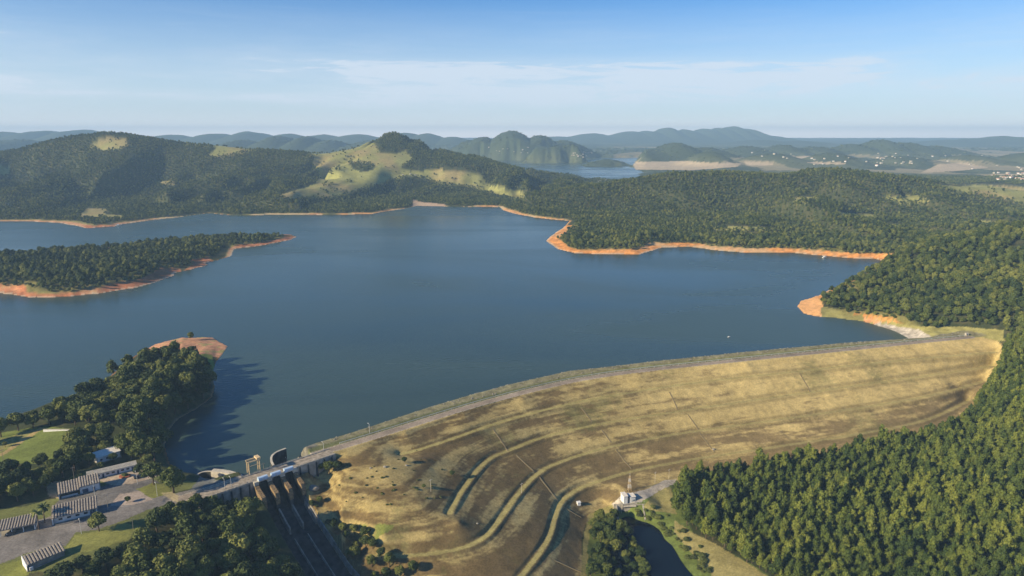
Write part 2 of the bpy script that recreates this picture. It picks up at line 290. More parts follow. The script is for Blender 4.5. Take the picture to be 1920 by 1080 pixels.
# ------------------------------------------------------------------ ground colours (albedo of soil, grass, paving)
def rgb(*c): return np.array(c)
n1 = fbm(x/60, y/60, 51, 5); n2 = fbm(x/7, y/7, 61, 4); n3 = fbm(x/2.2, y/2.2, 71, 3); n4 = fbm(x/400, y/400, 81, 5)
def mixc(c, new, m): return c*(1-m[:, None])+new*m[:, None]
c = np.tile(rgb(0.045, 0.055, 0.022), (len(x), 1))
c = mixc(c, rgb(0.085, 0.08, 0.035), sstep(n2, 0.45, 0.75))
zones = {}
def zone(name, pg, z=None):
    r = pip(ppx+(n1-.5)*np.clip(6000/ y, 1, 14)*1.6, ppy+(n2-.5)*np.clip(2500/y, .6, 7), np.array(pg, float)); zones[name] = r; return r
pasture = [[(166,277),(185,262),(205,256),(235,258),(242,272),(225,281),(190,284)],[(335,265),(380,268),(430,268),(500,274),(485,282),(440,291),(410,297),(390,291),(405,278),(350,271)],[(-40,305),(20,312),(18,330),(-40,332)],
 [(572,287),(650,274),(690,266),(720,272),(712,286),(745,288),(760,282),(775,298),(752,312),(770,322),(830,318),(870,319),(900,326),(912,345),(980,360),(986,378),(960,378),(930,366),(880,350),(830,346),(790,332),(750,333),(722,341),(690,351),(650,366),(600,371),(540,373),(522,366),(560,355),(592,345),(600,325),(584,310),(590,296)],
 [(1750,347),(1800,349),(1850,346),(1920,350),(2000,352),(2000,405),(1930,390),(1890,376),(1830,364),(1780,360)],[(1824,411),(1866,416),(1866,424),(1842,424)],[(1655,419),(1690,421),(1688,427),(1660,427)],[(290,342),(322,340),(328,347),(300,347)],[(245,363),(268,361),(268,365)],[(1655,372),(1720,366),(1745,376),(1690,384)],[(1480,372),(1530,368),(1540,376),(1495,381)],[(1560,398),(1640,402),(1640,409),(1570,407)],
 [(150,402),(165,390),(200,392),(198,402),(230,404),(228,412),(150,412)],[(1340,424),(1380,424),(1460,428),(1460,431),(1340,430)]]
forest_in = [[(652,306),(690,307),(702,318),(680,323),(660,315)],[(770,302),(850,296),(905,312),(860,316),(800,320),(768,317)],[(700,268),(735,262),(770,280),(750,284),(712,284)]]
mp = np.zeros(x.shape, bool)
for q in pasture: mp |= zone('p', q)
for q in forest_in: mp &= ~zone('f', q)
mp &= y > 900
c = mixc(c, rgb(0.25, 0.245, 0.08)*(0.7+0.6*n1[:, None]), mp*1.0)
c = mixc(c, rgb(0.29, 0.215, 0.10), mp*sstep(fbm(x/110, y/110, 55, 5), .48, .66)*0.7)
# distant country: fields and woods
fz = y > 2900
c = mixc(c, rgb(0.05, 0.065, 0.03), fz*1.0); c = mixc(c, rgb(0.12, 0.13, 0.06), fz*sstep(fbm(x/180, y/420, 95, 5), .46, .62)*.8*(1-sstep(h, 35, 80)))
fld = fz*sstep(fbm(x/300, y/600, 91, 5), 0.55, 0.58)*(h < 42)*(ppx > 1150)
c = mixc(c, rgb(0.30, 0.25, 0.14)*(0.6+0.8*n4[:, None]), fld*0.85)
fieldpg = [[(1185,304),(1280,302),(1390,306),(1382,313),(1300,319),(1190,318)],[(1455,290),(1500,290),(1560,300),(1590,308),(1530,308),(1470,299)],[(1725,324),(1760,308),(1810,305),(1855,314),(1790,321)],[(1840,297),(1990,288),(1990,300),(1860,304)],[(1740,339),(1775,338),(1778,342),(1745,343)],[(1395,303),(1450,304),(1450,310),(1400,310)],[(1840,329),(1870,326),(1990,326),(1990,338),(1880,338)]]
mf = np.zeros(x.shape, bool)
for q in fieldpg: mf |= zone('q', q)
mf &= (y > 2300) & (h < 34)
c = mixc(c, rgb(0.46, 0.36, 0.23)*(0.8+0.4*n2[:, None]), mf*1.0)
# banks bared by the low water: band of orange and red soil
bw = np.interp(y, [300, 500, 800, 1200, 1800, 2200], [2, 5, 22, 24, 14, 9])*(0.4+1.2*fbm(x/90, y/90, 101, 3))
isle = (x < P(560, 440)[0]+40) & (y > 480) & (y < 1350) & (dsh > 0)
bw = np.where(isle, np.clip(1.05*bw*sstep(n4*0+fbm(x/150, y/150, 7, 2), .2, .5), 12, 60)*(ppy > 443)*(1-.9*np.exp(-((ppx-344)/9)**2)-.95*sstep(ppx, 388, 402)*(1-sstep(ppx, 412, 452))), bw)
bw = np.where(y > 1500, bw*(.25+.9*sstep(fbm(x/260, y/260, 41, 3), .38, .56))*np.where(ppx < 380, .7, 1), bw); bw = np.where((y < 620) & (ppx < 460), 1.2, bw)
bank = (dsh > 0) & (~down) & (dcr > 14)
soil = np.where((ppx < 600)[:, None], rgb(0.42, 0.165, 0.075), rgb(0.70, 0.30, 0.085))*(0.3+1.3*n2[:, None])
soil = mixc(soil, rgb(0.55, 0.42, 0.24), sstep(n1, 0.5, 0.68)*0.6+((y > 1500)*0.3))
c = mixc(c, rgb(0.20, 0.18, 0.06), bank*sstep(bw*1.9-dsh, 0, 8)*(y < 2900))
c = mixc(c, soil, bank*sstep(bw-dsh, -2, 3)*(y < 2900))
c = mixc(c, rgb(0.50, 0.44, 0.32), bank*(dsh < bw*0.18)*(y < 2900)*(bw > 2)*0.6)
mt = zone('tip', [(262,662),(295,632),(345,626),(410,628),(440,652),(420,672),(370,664),(335,662)])&(dsh > 0)
c = mixc(c, rgb(0.47, 0.24, 0.13)*(0.6+0.8*n3[:, None]), mt*1.0)
c = mixc(c, rgb(0.30, 0.28, 0.10), mt*sstep(n2, .55, .7)*0.8)
mt2 = zone('tipg', [(345,664),(395,664),(404,690),(380,705),(345,690)]); c = mixc(c, rgb(0.20,0.23,0.05), mt2*1.0)
mt3 = zone('clear', [(172,716),(235,712),(232,730),(180,730)]); c = mixc(c, rgb(0.42, 0.22, 0.14), mt3*1.0)
cov = zone('cove', [(1485,556),(1530,552),(1542,572),(1540,590),(1500,596)])&(dsh > 0); c = mixc(c, rgb(0.72, 0.38, 0.15), cov*1.0)
covg = zone('coveg', [(1540,600),(1538,575),(1560,578),(1600,588),(1650,600),(1720,612),(1790,612),(1880,618),(1885,640),(1800,634),(1745,642),(1700,634),(1640,612)])&(dsh > 0)
c = mixc(c, rgb(0.30, 0.27, 0.09)*(0.7+.6*n2[:, None]), covg*1.0)
rub = zone('rubble', [(1640,604),(1680,612),(1720,618),(1748,634),(1712,645),(1690,634),(1640,612)])&(dsh > 0)
c = mixc(c, rgb(0.42, 0.37, 0.30)*(0.4+1.2*n3[:, None]), rub*1.0)
orp = zone('orp', [(1618,594),(1650,598),(1650,606),(1622,606)]); c = mixc(c, rgb(0.68,0.34,0.15), orp*1.0)
cliff = zone('cliff', [(772,372),(785,378),(835,383),(838,392),(775,392)]); c = mixc(c, rgb(0.42,0.30,0.20), cliff*1.0)
# embankment: dry grass in bands along the contours
emb = pip(ppx, ppy, np.array([(560,872),(646,838),(755,804),(1083,711),(1400,674),(1750,638),(1840,632),(1872,640),(1884,655),(1872,700),(1850,740),(1800,800),(1600,860),(1400,900),(1290,915),(1262,905),(1215,925),(1150,945),(1105,965),(1092,1000),(1085,1200),(700,1200),(640,1090),(600,1000),(560,940)], float)) & (y < 640) & down
up = pip(ppx, ppy, np.array([(1000,735),(1300,690),(1900,600),(1900,775),(1500,800),(1250,800),(1000,830)], float))
v1 = fbm(x/26+y/80, h/2.6+y/60, 111, 5); v2 = fbm(x/60, y/60, 121, 3); v3 = fbm(x/3.0, y/1.6, 131, 4)
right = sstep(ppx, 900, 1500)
brown = (rgb(0.140, 0.098, 0.042)+right[:, None]*rgb(.085,.065,.030))*(0.8+0.4*n2[:, None]); tan = (rgb(0.37, 0.285, 0.115)+right[:, None]*rgb(.12,.085,.035))*(0.85+0.3*n2[:, None])  # left grass painted darker where the dam face curves away from the sun
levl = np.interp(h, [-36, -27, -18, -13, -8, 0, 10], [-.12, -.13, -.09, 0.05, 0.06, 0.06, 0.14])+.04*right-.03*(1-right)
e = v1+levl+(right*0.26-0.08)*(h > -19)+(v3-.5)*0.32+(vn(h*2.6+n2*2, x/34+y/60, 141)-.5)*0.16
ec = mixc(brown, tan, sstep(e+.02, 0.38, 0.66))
ec = mixc(ec, rgb(0.14, 0.14, 0.05), sstep(v2+(v3-.5)*.3, 0.62, 0.8)*0.55)
gre = zone('grn', [(672,984),(700,982),(740,986),(728,998),(712,1004),(706,1018),(690,1020),(684,1000)]); 
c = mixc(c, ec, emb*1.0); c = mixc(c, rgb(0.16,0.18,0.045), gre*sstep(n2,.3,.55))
for z, pl in bermW: pass
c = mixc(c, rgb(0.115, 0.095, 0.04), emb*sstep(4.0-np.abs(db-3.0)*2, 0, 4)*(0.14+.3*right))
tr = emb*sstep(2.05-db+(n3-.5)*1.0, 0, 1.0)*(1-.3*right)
c = mixc(c, rgb(0.31, 0.265, 0.10)*(0.85+.3*n3[:, None]), tr*0.95)
# valley floor by the river
val = zone('val', [(1085,1200),(1092,1000),(1105,962),(1150,945),(1215,925),(1262,905),(1300,1000),(1380,1040),(1440,1075),(1520,1200)]) & down
c = mixc(c, rgb(0.115, 0.145, 0.035)*(0.6+.8*n2[:, None]), val*1.0)
c = mixc(c, rgb(0.30,0.25,0.09), zone('vs', [(1085,1200),(1090,1000),(1100,962),(1150,944),(1158,952),(1112,972),(1100,1000),(1102,1200)])*0.8*down)
c = mixc(c, rgb(0.34,0.28,0.11)*(0.8+.4*n3[:, None]), zone('vt', [(1262,975),(1300,1000),(1370,1035),(1450,1085),(1500,1200),(1420,1200),(1330,1070),(1290,1030),(1264,1000)])*0.85*down)
c = mixc(c, rgb(0.30,0.25,0.10)*(0.8+.4*n3[:, None]), zone('vt2', [(1205,950),(1250,905),(1262,915),(1268,965),(1235,960)])*0.8*down)
yard = zone('yard', [(1145,945),(1170,925),(1210,920),(1245,902),(1272,898),(1272,906),(1250,914),(1225,930),(1200,942),(1150,952)])&down
c = mixc(c, rgb(0.40,0.35,0.28)*(0.7+.6*n3[:, None]), yard*1.0)
# compound on the left bank
comp = (~down) & (y < 620) & (ppx < 460)
lawn = zone('lawn', [(-80,870),(-10,815),(70,800),(140,803),(150,812),(118,850),(80,868),(30,872),(-80,890)])
c = mixc(c, rgb(0.16, 0.19, 0.045)*(0.85+.3*n2[:, None]), lawn*1.0)
c = mixc(c, rgb(0.36, 0.26, 0.11), zone('fp', [(-80,872),(0,848),(75,803),(84,803),(6,853),(-80,885)])*0.9)
c = mixc(c, rgb(0.27, 0.22, 0.09), zone('lw2', [(-80,855),(0,824),(60,806),(70,806),(0,846),(-80,872)])*0.6)
ob = zone('ob', [(100,935),(130,895),(165,880),(262,870),(300,900),(400,905),(455,893),(480,905),(400,930),(330,950),(260,1000),(180,1060),(-60,1090),(-60,960),(40,950)])
c = mixc(c, rgb(0.15, 0.16, 0.05), ob*comp*0.9)
road = zone('road', [(-60,1010),(50,980),(100,965),(180,955),(260,935),(330,925),(400,905),(475,885),(478,897),(400,926),(340,942),(280,955),(235,975),(180,992),(140,1000),(122,1022),(60,1035),(0,1055),(-60,1070)])
yards = zone('yards', [(104,938),(200,908),(262,895),(300,905),(262,922),(288,938),(240,950),(180,968),(95,985),(92,950)])
apron = zone('apron', [(178,898),(262,872),(298,890),(262,905),(215,912)])
c = mixc(c, rgb(0.15, 0.138, 0.125)*(0.65+.7*n2[:, None]), (yards & comp)*1.0)
c = mixc(c, rgb(0.20, 0.18, 0.16)*(0.6+.75*n2[:, None]), (road & comp)*1.0)
c = mixc(c, rgb(0.38, 0.30, 0.24), (zone('y2', [(205,950),(225,925),(262,922),(288,938),(245,948)]) & comp)*0.8)
c = mixc(c, rgb(0.42, 0.33, 0.24)*(0.8+.4*n3[:, None]), (apron & comp)*1.0)
gl1 = zone('gl1', [(254,918),(285,905),(310,905),(318,925),(288,936)]); c = mixc(c, rgb(0.20, 0.20, 0.05), (gl1 & comp)*1.0)
gl2 = zone('gl2', [(122,1025),(140,1004),(185,995),(235,980),(262,985),(245,1010),(180,1030),(130,1040)]); c = mixc(c, rgb(0.22, 0.22, 0.06), (gl2 & comp)*1.0)
gl3 = zone('gl3', [(-60,1075),(0,1058),(45,1045),(50,1080),(-60,1100)]); c = mixc(c, rgb(0.20, 0.21, 0.05), (gl3 & comp)*1.0)
c = mixc(c, rgb(0.45, 0.34, 0.2)*(0.7+.6*n3[:, None]), (zone('gl4', [(85,905),(118,900),(110,935),(88,932)]) & comp)*0.7)
c = mixc(c, rgb(0.42, 0.34, 0.18), (zone('kerb', [(300,925),(318,922),(345,934),(390,920),(400,925),(350,942),(325,940)]) & comp)*0.8)
riv = zone('rv', [(372,893),(420,902),(440,898),(400,918),(350,922)]); c = mixc(c, rgb(0.16,0.16,0.15), (riv & comp)*0.9)
# crest: riprap verge, road
vs_ = (dcr < 16) & (y < 660) & (lx > 23)
c = mixc(c, rgb(0.22, 0.20, 0.11)*(0.4+1.1*n3[:, None]), (vs_ & (~down) & (dsh > -3))*1.0)
nose = (lx > 10) & (lx < 34) & (ly > 8) & (y < 460); c = mixc(c, rgb(0.15, 0.14, 0.11)*(0.5+1.0*n3[:, None]), nose*1.0)
c = mixc(c, rgb(0.16, 0.17, 0.06), (vs_ & (~down) & (dcr > 4.2) & (dcr < 6.6))*0.8)
cr = (dcr < 3.6) & (y < 640) & (ppx > 335)
c = mixc(c, rgb(0.29, 0.235, 0.18)*(0.65+.6*n2[:, None]), cr*1.0)
c = mixc(c, rgb(0.52, 0.47, 0.38), (cr & (dcr > 3.1))*0.5)
c = np.clip(c, 0.004, 0.9)
# ------------------------------------------------------------------ materials
def mat(name, base=(.5,.5,.5), rough=.8, spec=.3, metal=0, noise=None, bump=None):
    m = bpy.data.materials.new(name); m.use_nodes = True; t = m.node_tree; b = t.nodes['Principled BSDF']
    b.inputs['Base Color'].default_value = (*base, 1); b.inputs['Roughness'].default_value = rough
    b.inputs['Specular IOR Level'].default_value = spec; b.inputs['Metallic'].default_value = metal
    if noise:
        sc, lo, hi = noise
        tx = t.nodes.new('ShaderNodeTexCoord'); nn = t.nodes.new('ShaderNodeTexNoise'); nn.inputs['Scale'].default_value = sc; nn.inputs['Detail'].default_value = 5
        t.links.new(tx.outputs['Object'], nn.inputs['Vector'])
        mr = t.nodes.new('ShaderNodeMapRange'); mr.inputs[1].default_value = .3; mr.inputs[2].default_value = .7; mr.inputs[3].default_value = lo; mr.inputs[4].default_value = hi
        t.links.new(nn.outputs[0], mr.inputs[0]); mm = t.nodes.new('ShaderNodeMix'); mm.data_type = 'RGBA'; mm.blend_type = 'MULTIPLY'; mm.inputs[0].default_value = 1
        mm.inputs[6].default_value = (*base, 1); t.links.new(mr.outputs[0], mm.inputs[7]); t.links.new(mm.outputs[2], b.inputs['Base Color'])
    return m
def terrain_mat():
    m = mat('terrain', rough=.95, spec=.1); t = m.node_tree; b = t.nodes['Principled BSDF']
    at = t.nodes.new('ShaderNodeAttribute'); at.attribute_name = 'Col'; g = t.nodes.new('ShaderNodeNewGeometry')
    prev = at.outputs['Color']
    for sc, lo, hi in ((0.9, .72, 1.28), (0.16, .82, 1.18), (0.02, .85, 1.15)):
        nn = t.nodes.new('ShaderNodeTexNoise'); nn.inputs['Scale'].default_value = sc; nn.inputs['Detail'].default_value = 6; nn.inputs['Roughness'].default_value = .65
        t.links.new(g.outputs['Position'], nn.inputs['Vector'])
        mr = t.nodes.new('ShaderNodeMapRange'); mr.inputs[1].default_value = .3; mr.inputs[2].default_value = .7; mr.inputs[3].default_value = lo; mr.inputs[4].default_value = hi
        t.links.new(nn.outputs[0], mr.inputs[0]); mm = t.nodes.new('ShaderNodeMix'); mm.data_type = 'RGBA'; mm.blend_type = 'MULTIPLY'; mm.inputs[0].default_value = 1
        t.links.new(prev, mm.inputs[6]); t.links.new(mr.outputs[0], mm.inputs[7]); prev = mm.outputs[2]
        if sc == 0.9: n0 = nn
    t.links.new(prev, b.inputs['Base Color'])
    bp = t.nodes.new('ShaderNodeBump'); bp.inputs['Strength'].default_value = .5; bp.inputs['Distance'].default_value = .35
    t.links.new(n0.outputs[0], bp.inputs['Height']); t.links.new(bp.outputs[0], b.inputs['Normal'])
    return m
def foliage_mat(name, dark, mid, light):
    m = mat(name, rough=.75, spec=.25); t = m.node_tree; b = t.nodes['Principled BSDF']
    oi = t.nodes.new('ShaderNodeObjectInfo'); tx = t.nodes.new('ShaderNodeTexCoord'); nn = t.nodes.new('ShaderNodeTexNoise'); nn.inputs['Scale'].default_value = .35; nn.inputs['Detail'].default_value = 3
    t.links.new(tx.outputs['Object'], nn.inputs['Vector'])
    g = t.nodes.new('ShaderNodeNewGeometry'); n2_ = t.nodes.new('ShaderNodeTexNoise'); n2_.inputs['Scale'].default_value = .012; n2_.inputs['Detail'].default_value = 3
    t.links.new(g.outputs['Position'], n2_.inputs['Vector'])
    a = t.nodes.new('ShaderNodeMath'); a.operation = 'MULTIPLY_ADD'; a.inputs[1].default_value = .75; t.links.new(oi.outputs['Random'], a.inputs[0]); 
    k = t.nodes.new('ShaderNodeMath'); k.operation = 'MULTIPLY_ADD'; k.inputs[1].default_value = 1.0; k.inputs[2].default_value = -.42; t.links.new(nn.outputs[0], k.inputs[0])
    t.links.new(k.outputs[0], a.inputs[2])
    k2 = t.nodes.new('ShaderNodeMath'); k2.operation = 'MULTIPLY_ADD'; k2.inputs[1].default_value = 1.1; k2.inputs[2].default_value = -.55; t.links.new(n2_.outputs[0], k2.inputs[0])
    a2 = t.nodes.new('ShaderNodeMath'); a2.operation = 'ADD'; t.links.new(a.outputs[0], a2.inputs[0]); t.links.new(k2.outputs[0], a2.inputs[1])
    r = t.nodes.new('ShaderNodeValToRGB'); r.color_ramp.elements[0].color = (*dark, 1); r.color_ramp.elements[1].color = (*light, 1)
    e_ = r.color_ramp.elements.new(.5); e_.color = (*mid, 1); r.color_ramp.elements[0].position = .1; r.color_ramp.elements[-1].position = .95
    t.links.new(a2.outputs[0], r.inputs[0]); t.links.new(r.outputs[0], b.inputs['Base Color'])
    return m
M_T = terrain_mat()
M_BROAD = foliage_mat('broad foliage', (.020,.038,.010), (.070,.092,.018), (.165,.172,.036))
M_PINE = foliage_mat('plantation foliage', (.032,.054,.009), (.078,.104,.015), (.155,.172,.025))
M_BUSH = foliage_mat('bush foliage', (.05,.06,.018), (.09,.11,.025), (.15,.16,.04))
M_BARK = mat('bark', (.12,.085,.06), .9, .1, noise=(2, .6, 1.3))
M_CONC = mat('weathered concrete', (.34,.31,.26), .9, .2, noise=(.35, .55, 1.2))
M_CONCL = mat('pale concrete', (.5,.45,.36), .9, .2, noise=(.5, .7, 1.15))
M_CONC_SHADE = mat('stained shade-dark concrete', (.055,.055,.052), .9, .2, noise=(.3, .45, 1.5))  # chute, bay and wall shade painted into the base tone; mottling is staining
M_RUST = mat('brown stained concrete', (.22,.155,.085), .9, .15, noise=(1.2, .45, 1.4))
M_BLUE = mat('light blue paint', (.40,.52,.66), .5, .4, noise=(1, .85, 1.1))
M_TAN = mat('tan painted steel', (.60,.44,.24), .55, .4, noise=(2, .8, 1.1))
M_STEEL = mat('dark steel', (.035,.045,.05), .6, .4, noise=(1, .6, 1.4))
M_GALV = mat('galvanised steel', (.5,.5,.48), .5, .5)
M_WHITE = mat('white render', (.72,.71,.68), .8, .3, noise=(.8, .85, 1.05))
M_GLASS = mat('dark window', (.03,.045,.06), .15, .5)
M_DOOR = mat('dark blue door', (.04,.07,.13), .5, .4)
M_ROOF = mat('fibre cement roof', (.36,.31,.25), .85, .2, noise=(1.5, .6, 1.25))
M_ROOFG = mat('grey roof', (.33,.31,.27), .85, .2, noise=(1.2, .7, 1.2))
M_ROOFL = mat('pale roof', (.72,.66,.56), .7, .3, noise=(1.0, .8, 1.1))
M_TILE = mat('terracotta tile', (.40,.22,.15), .85, .2)
M_ROCK = mat('rock', (.27,.245,.2), .9, .2, noise=(2, .6, 1.2))
M_CAR = mat('dark car paint', (.03,.04,.06), .25, .6); M_RUBBER = mat('rubber', (.02,.02,.02), .8, .2)
M_FLOWER = mat('flowers and soil', (.34,.12,.07), .9, .1, noise=(3, .5, 1.4))
M_WOOD = mat('timber pole', (.26,.22,.17), .85, .2)
M_PAD = mat('pad', (.6,.58,.5), .8)
def water_mat(name, deep, rough, bumpy):
    m = mat(name, deep, rough, .5); t = m.node_tree; b = t.nodes['Principled BSDF']; b.inputs['IOR'].default_value = 1.33; b.inputs['Specular IOR Level'].default_value = .4
    g = t.nodes.new('ShaderNodeNewGeometry')
    mp_ = t.nodes.new('ShaderNodeMapping'); mp_.inputs['Scale'].default_value = (.5, 1, 1); t.links.new(g.outputs['Position'], mp_.inputs[0])
    nn = t.nodes.new('ShaderNodeTexNoise'); nn.inputs['Scale'].default_value = .45; nn.inputs['Detail'].default_value = 5; t.links.new(mp_.outputs[0], nn.inputs['Vector'])
    bp = t.nodes.new('ShaderNodeBump'); bp.inputs['Strength'].default_value = bumpy; bp.inputs['Distance'].default_value = .5
    t.links.new(nn.outputs[0], bp.inputs['Height']); t.links.new(bp.outputs[0], b.inputs['Normal'])
    n2_ = t.nodes.new('ShaderNodeTexNoise'); n2_.inputs['Scale'].default_value = .0035; n2_.inputs['Detail'].default_value = 6; n2_.inputs['Distortion'].default_value = .8
    mp2 = t.nodes.new('ShaderNodeMapping'); mp2.inputs['Scale'].default_value = (.45, 1.4, 1); mp2.inputs['Rotation'].default_value = (0,0,-.25); t.links.new(g.outputs['Position'], mp2.inputs[0]); t.links.new(mp2.outputs[0], n2_.inputs['Vector'])
    mr = t.nodes.new('ShaderNodeMapRange'); mr.inputs[1].default_value = .35; mr.inputs[2].default_value = .65; mr.inputs[3].default_value = rough*.55; mr.inputs[4].default_value = rough*1.6
    t.links.new(n2_.outputs[0], mr.inputs[0]); t.links.new(mr.outputs[0], b.inputs['Roughness'])
    mc = t.nodes.new('ShaderNodeMix'); mc.data_type = 'RGBA'; t.links.new(n2_.outputs[0], mc.inputs[0]); mc.inputs[6].default_value = (*[v*.6 for v in deep], 1); mc.inputs[7].default_value = (*[v*1.4 for v in deep], 1)
    t.links.new(mc.outputs[2], b.inputs['Base Color'])
    return m
M_WATER = water_mat('lake water', (.041, .066, .053), .2, .35)
M_RIVER = water_mat('river water', (.004,.009,.016), .08, .1); M_RIVER.node_tree.nodes['Principled BSDF'].inputs['Specular IOR Level'].default_value = .28
# ------------------------------------------------------------------ object helpers
def tag(o, label=None, cat=None, group=None, kind=None):
    for k, v in (('label', label), ('category', cat), ('group', group), ('kind', kind)):
        if v: o[k] = v
    return o
def thing(name, label, cat, loc=(0,0,0), rz=0, group=None):
    o = bpy.data.objects.new(name, None); o.empty_display_size = .5; COL.objects.link(o); o.location = loc; o.rotation_euler = (0,0,rz)
    return tag(o, label, cat, group)
class MB:
    def __init__(s): s.v = []; s.f = []
    def add(s, vs, fs):
        k = len(s.v); s.v += [tuple(map(float, p)) for p in vs]; s.f += [tuple(i+k for i in f) for f in fs]; return s
    def box(s, x0, x1, y0, y1, z0, z1):
        return s.add([(x0,y0,z0),(x1,y0,z0),(x1,y1,z0),(x0,y1,z0),(x0,y0,z1),(x1,y0,z1),(x1,y1,z1),(x0,y1,z1)], [(0,3,2,1),(4,5,6,7),(0,1,5,4),(1,2,6,5),(2,3,7,6),(3,0,4,7)])
    def prism(s, pts, a, b, axis='x'):
        """profile pts (two coordinates) extruded from a to b along an axis"""
        n = len(pts); mk = {'x': lambda t, p: (t, p[0], p[1]), 'y': lambda t, p: (p[0], t, p[1]), 'z': lambda t, p: (p[0], p[1], t)}[axis]
        s.add([mk(a, p) for p in pts]+[mk(b, p) for p in pts], [tuple(range(n))[::-1], tuple(range(n, 2*n))]+[(i, (i+1) % n, n+(i+1) % n, n+i) for i in range(n)]); return s
    def tube(s, p, q, r0, r1=None, n=6):
        r1 = r0 if r1 is None else r1; p = Vector(p); q = Vector(q); d = (q-p).normalized(); u = d.orthogonal().normalized(); w = d.cross(u)
        vs = [p+(u*math.cos(2*math.pi*i/n)+w*math.sin(2*math.pi*i/n))*r0 for i in range(n)]+[q+(u*math.cos(2*math.pi*i/n)+w*math.sin(2*math.pi*i/n))*r1 for i in range(n)]
        return s.add(vs, [(i, (i+1) % n, n+(i+1) % n, n+i) for i in range(n)]+[tuple(range(n))[::-1], tuple(range(n, 2*n))])
    def build(s, name, m, parent=None):
        me = bpy.data.meshes.new(name); me.from_pydata(s.v, [], s.f); me.materials.append(m); me.validate(); me.update()
        o = bpy.data.objects.new(name, me); COL.objects.link(o); o.parent = parent; return o
def np_mesh(name, V, F, m, colr=None, smooth_=True):
    me = bpy.data.meshes.new(name); k = F.shape[1]
    me.vertices.add(len(V)); me.vertices.foreach_set('co', V.astype(np.float32).ravel())
    me.loops.add(F.size); me.loops.foreach_set('vertex_index', F.astype(np.int32).ravel())
    me.polygons.add(len(F)); me.polygons.foreach_set('loop_start', np.arange(0, F.size, k, dtype=np.int32))
    me.polygons.foreach_set('use_smooth', np.full(len(F), smooth_))
    if colr is not None:
        a = me.attributes.new('Col', 'FLOAT_COLOR', 'POINT'); a.data.foreach_set('color', np.c_[colr, np.ones(len(colr))].astype(np.float32).ravel())
    me.materials.append(m); me.update(calc_edges=True); return me
def copy_tree(o, loc, rz=None, scale=None, label=None, group=None):
    c_ = o.copy(); COL.objects.link(c_); c_.location = loc
    if rz is not None: c_.rotation_euler = (0,0,rz)
    if scale is not None: c_.scale = (scale if hasattr(scale, '__len__') else (scale,)*3)
    if label: c_['label'] = label
    if group: c_['group'] = group
    for ch in o.children:
        d = ch.copy(); COL.objects.link(d); d.parent = c_
        for g in ch.children: e = g.copy(); COL.objects.link(e); e.parent = d
    return c_
# ------------------------------------------------------------------ the ground sheet, cut into ground, road, dam
idx = np.arange(NR*NT).reshape(NR, NT)
F = np.stack([idx[:-1,:-1].ravel(), idx[:-1,1:].ravel(), idx[1:,1:].ravel(), idx[1:,:-1].ravel()], 1)
def fm(m): m = m.reshape(NR, NT); return m[:-1,:-1].ravel()
cls = np.zeros(len(F), int)
cls[fm((road | yards | apron) & comp)] = 1
cls[fm(emb)] = 2
bi = [fm(emb & (dseg(x, y, pl) < 2.6)) for z, pl in bermW]
cls[fm(vs_ & (~down) & (dsh > -3))] = 3
for i, b_ in enumerate(bi): cls[b_] = 10+i
cls[fm(cr)] = 4
def cut(name, k, parent=None):
    f = F[cls == k]; u, inv = np.unique(f, return_inverse=True)
    me = np_mesh(name, np.c_[x[u], y[u], h[u]], inv.reshape(f.shape), M_T, c[u])
    o = bpy.data.objects.new(name, me); COL.objects.link(o)
    if parent: o.parent = parent
    return o
tag(cut('ground', 0), 'rolling land with pasture, bare banks and forest floor', kind='structure')
tag(cut('road', 1), 'worn grey paving of the road and yards beside the white buildings', kind='structure')
dam = thing('earth_dam', 'long curved earth dam with dry grass slope stepped by narrow berm tracks', 'dam')
cut('grass_slope', 2, dam); cut('riprap', 3, dam); cut('crest_road', 4, dam)
for i in range(4): cut('berm_track', 10+i, dam)
# lake and river
wx = [-12000, -2500, -700]+[p[0] for p in crest]+[700, 2500, 9000]
wy = [230, 280, 330]+[p[1] for p in crest]+[crest[-1][1]]*3
V = []; 
for k, yy in enumerate((0, .02, .05, .1, .2, .4, 1.0)):
    V += [(X_, Y_+(6900-Y_)*yy, 0) for X_, Y_ in zip(wx, wy)]
nw = len(wx); ii = np.arange(7*nw).reshape(7, nw)
Fw = np.stack([ii[:-1,:-1].ravel(), ii[:-1,1:].ravel(), ii[1:,1:].ravel(), ii[1:,:-1].ravel()], 1)
wo = bpy.data.objects.new('water', np_mesh('water', np.array(V, float), Fw, M_WATER)); COL.objects.link(wo); tag(wo, 'wide blue green reservoir', kind='structure')
rp = poly([(1150,958),(1188,945),(1215,975),(1248,1000),(1275,1050),(1320,1110),(1400,1300),(1200,1300),(1150,1100),(1140,1000)], -38)
MB().add([(a, b, -38) for a, b in rp], [tuple(range(len(rp)))]).build('river', M_RIVER)
tag(bpy.data.objects['river'], 'dark narrow river below the dam', kind='structure')
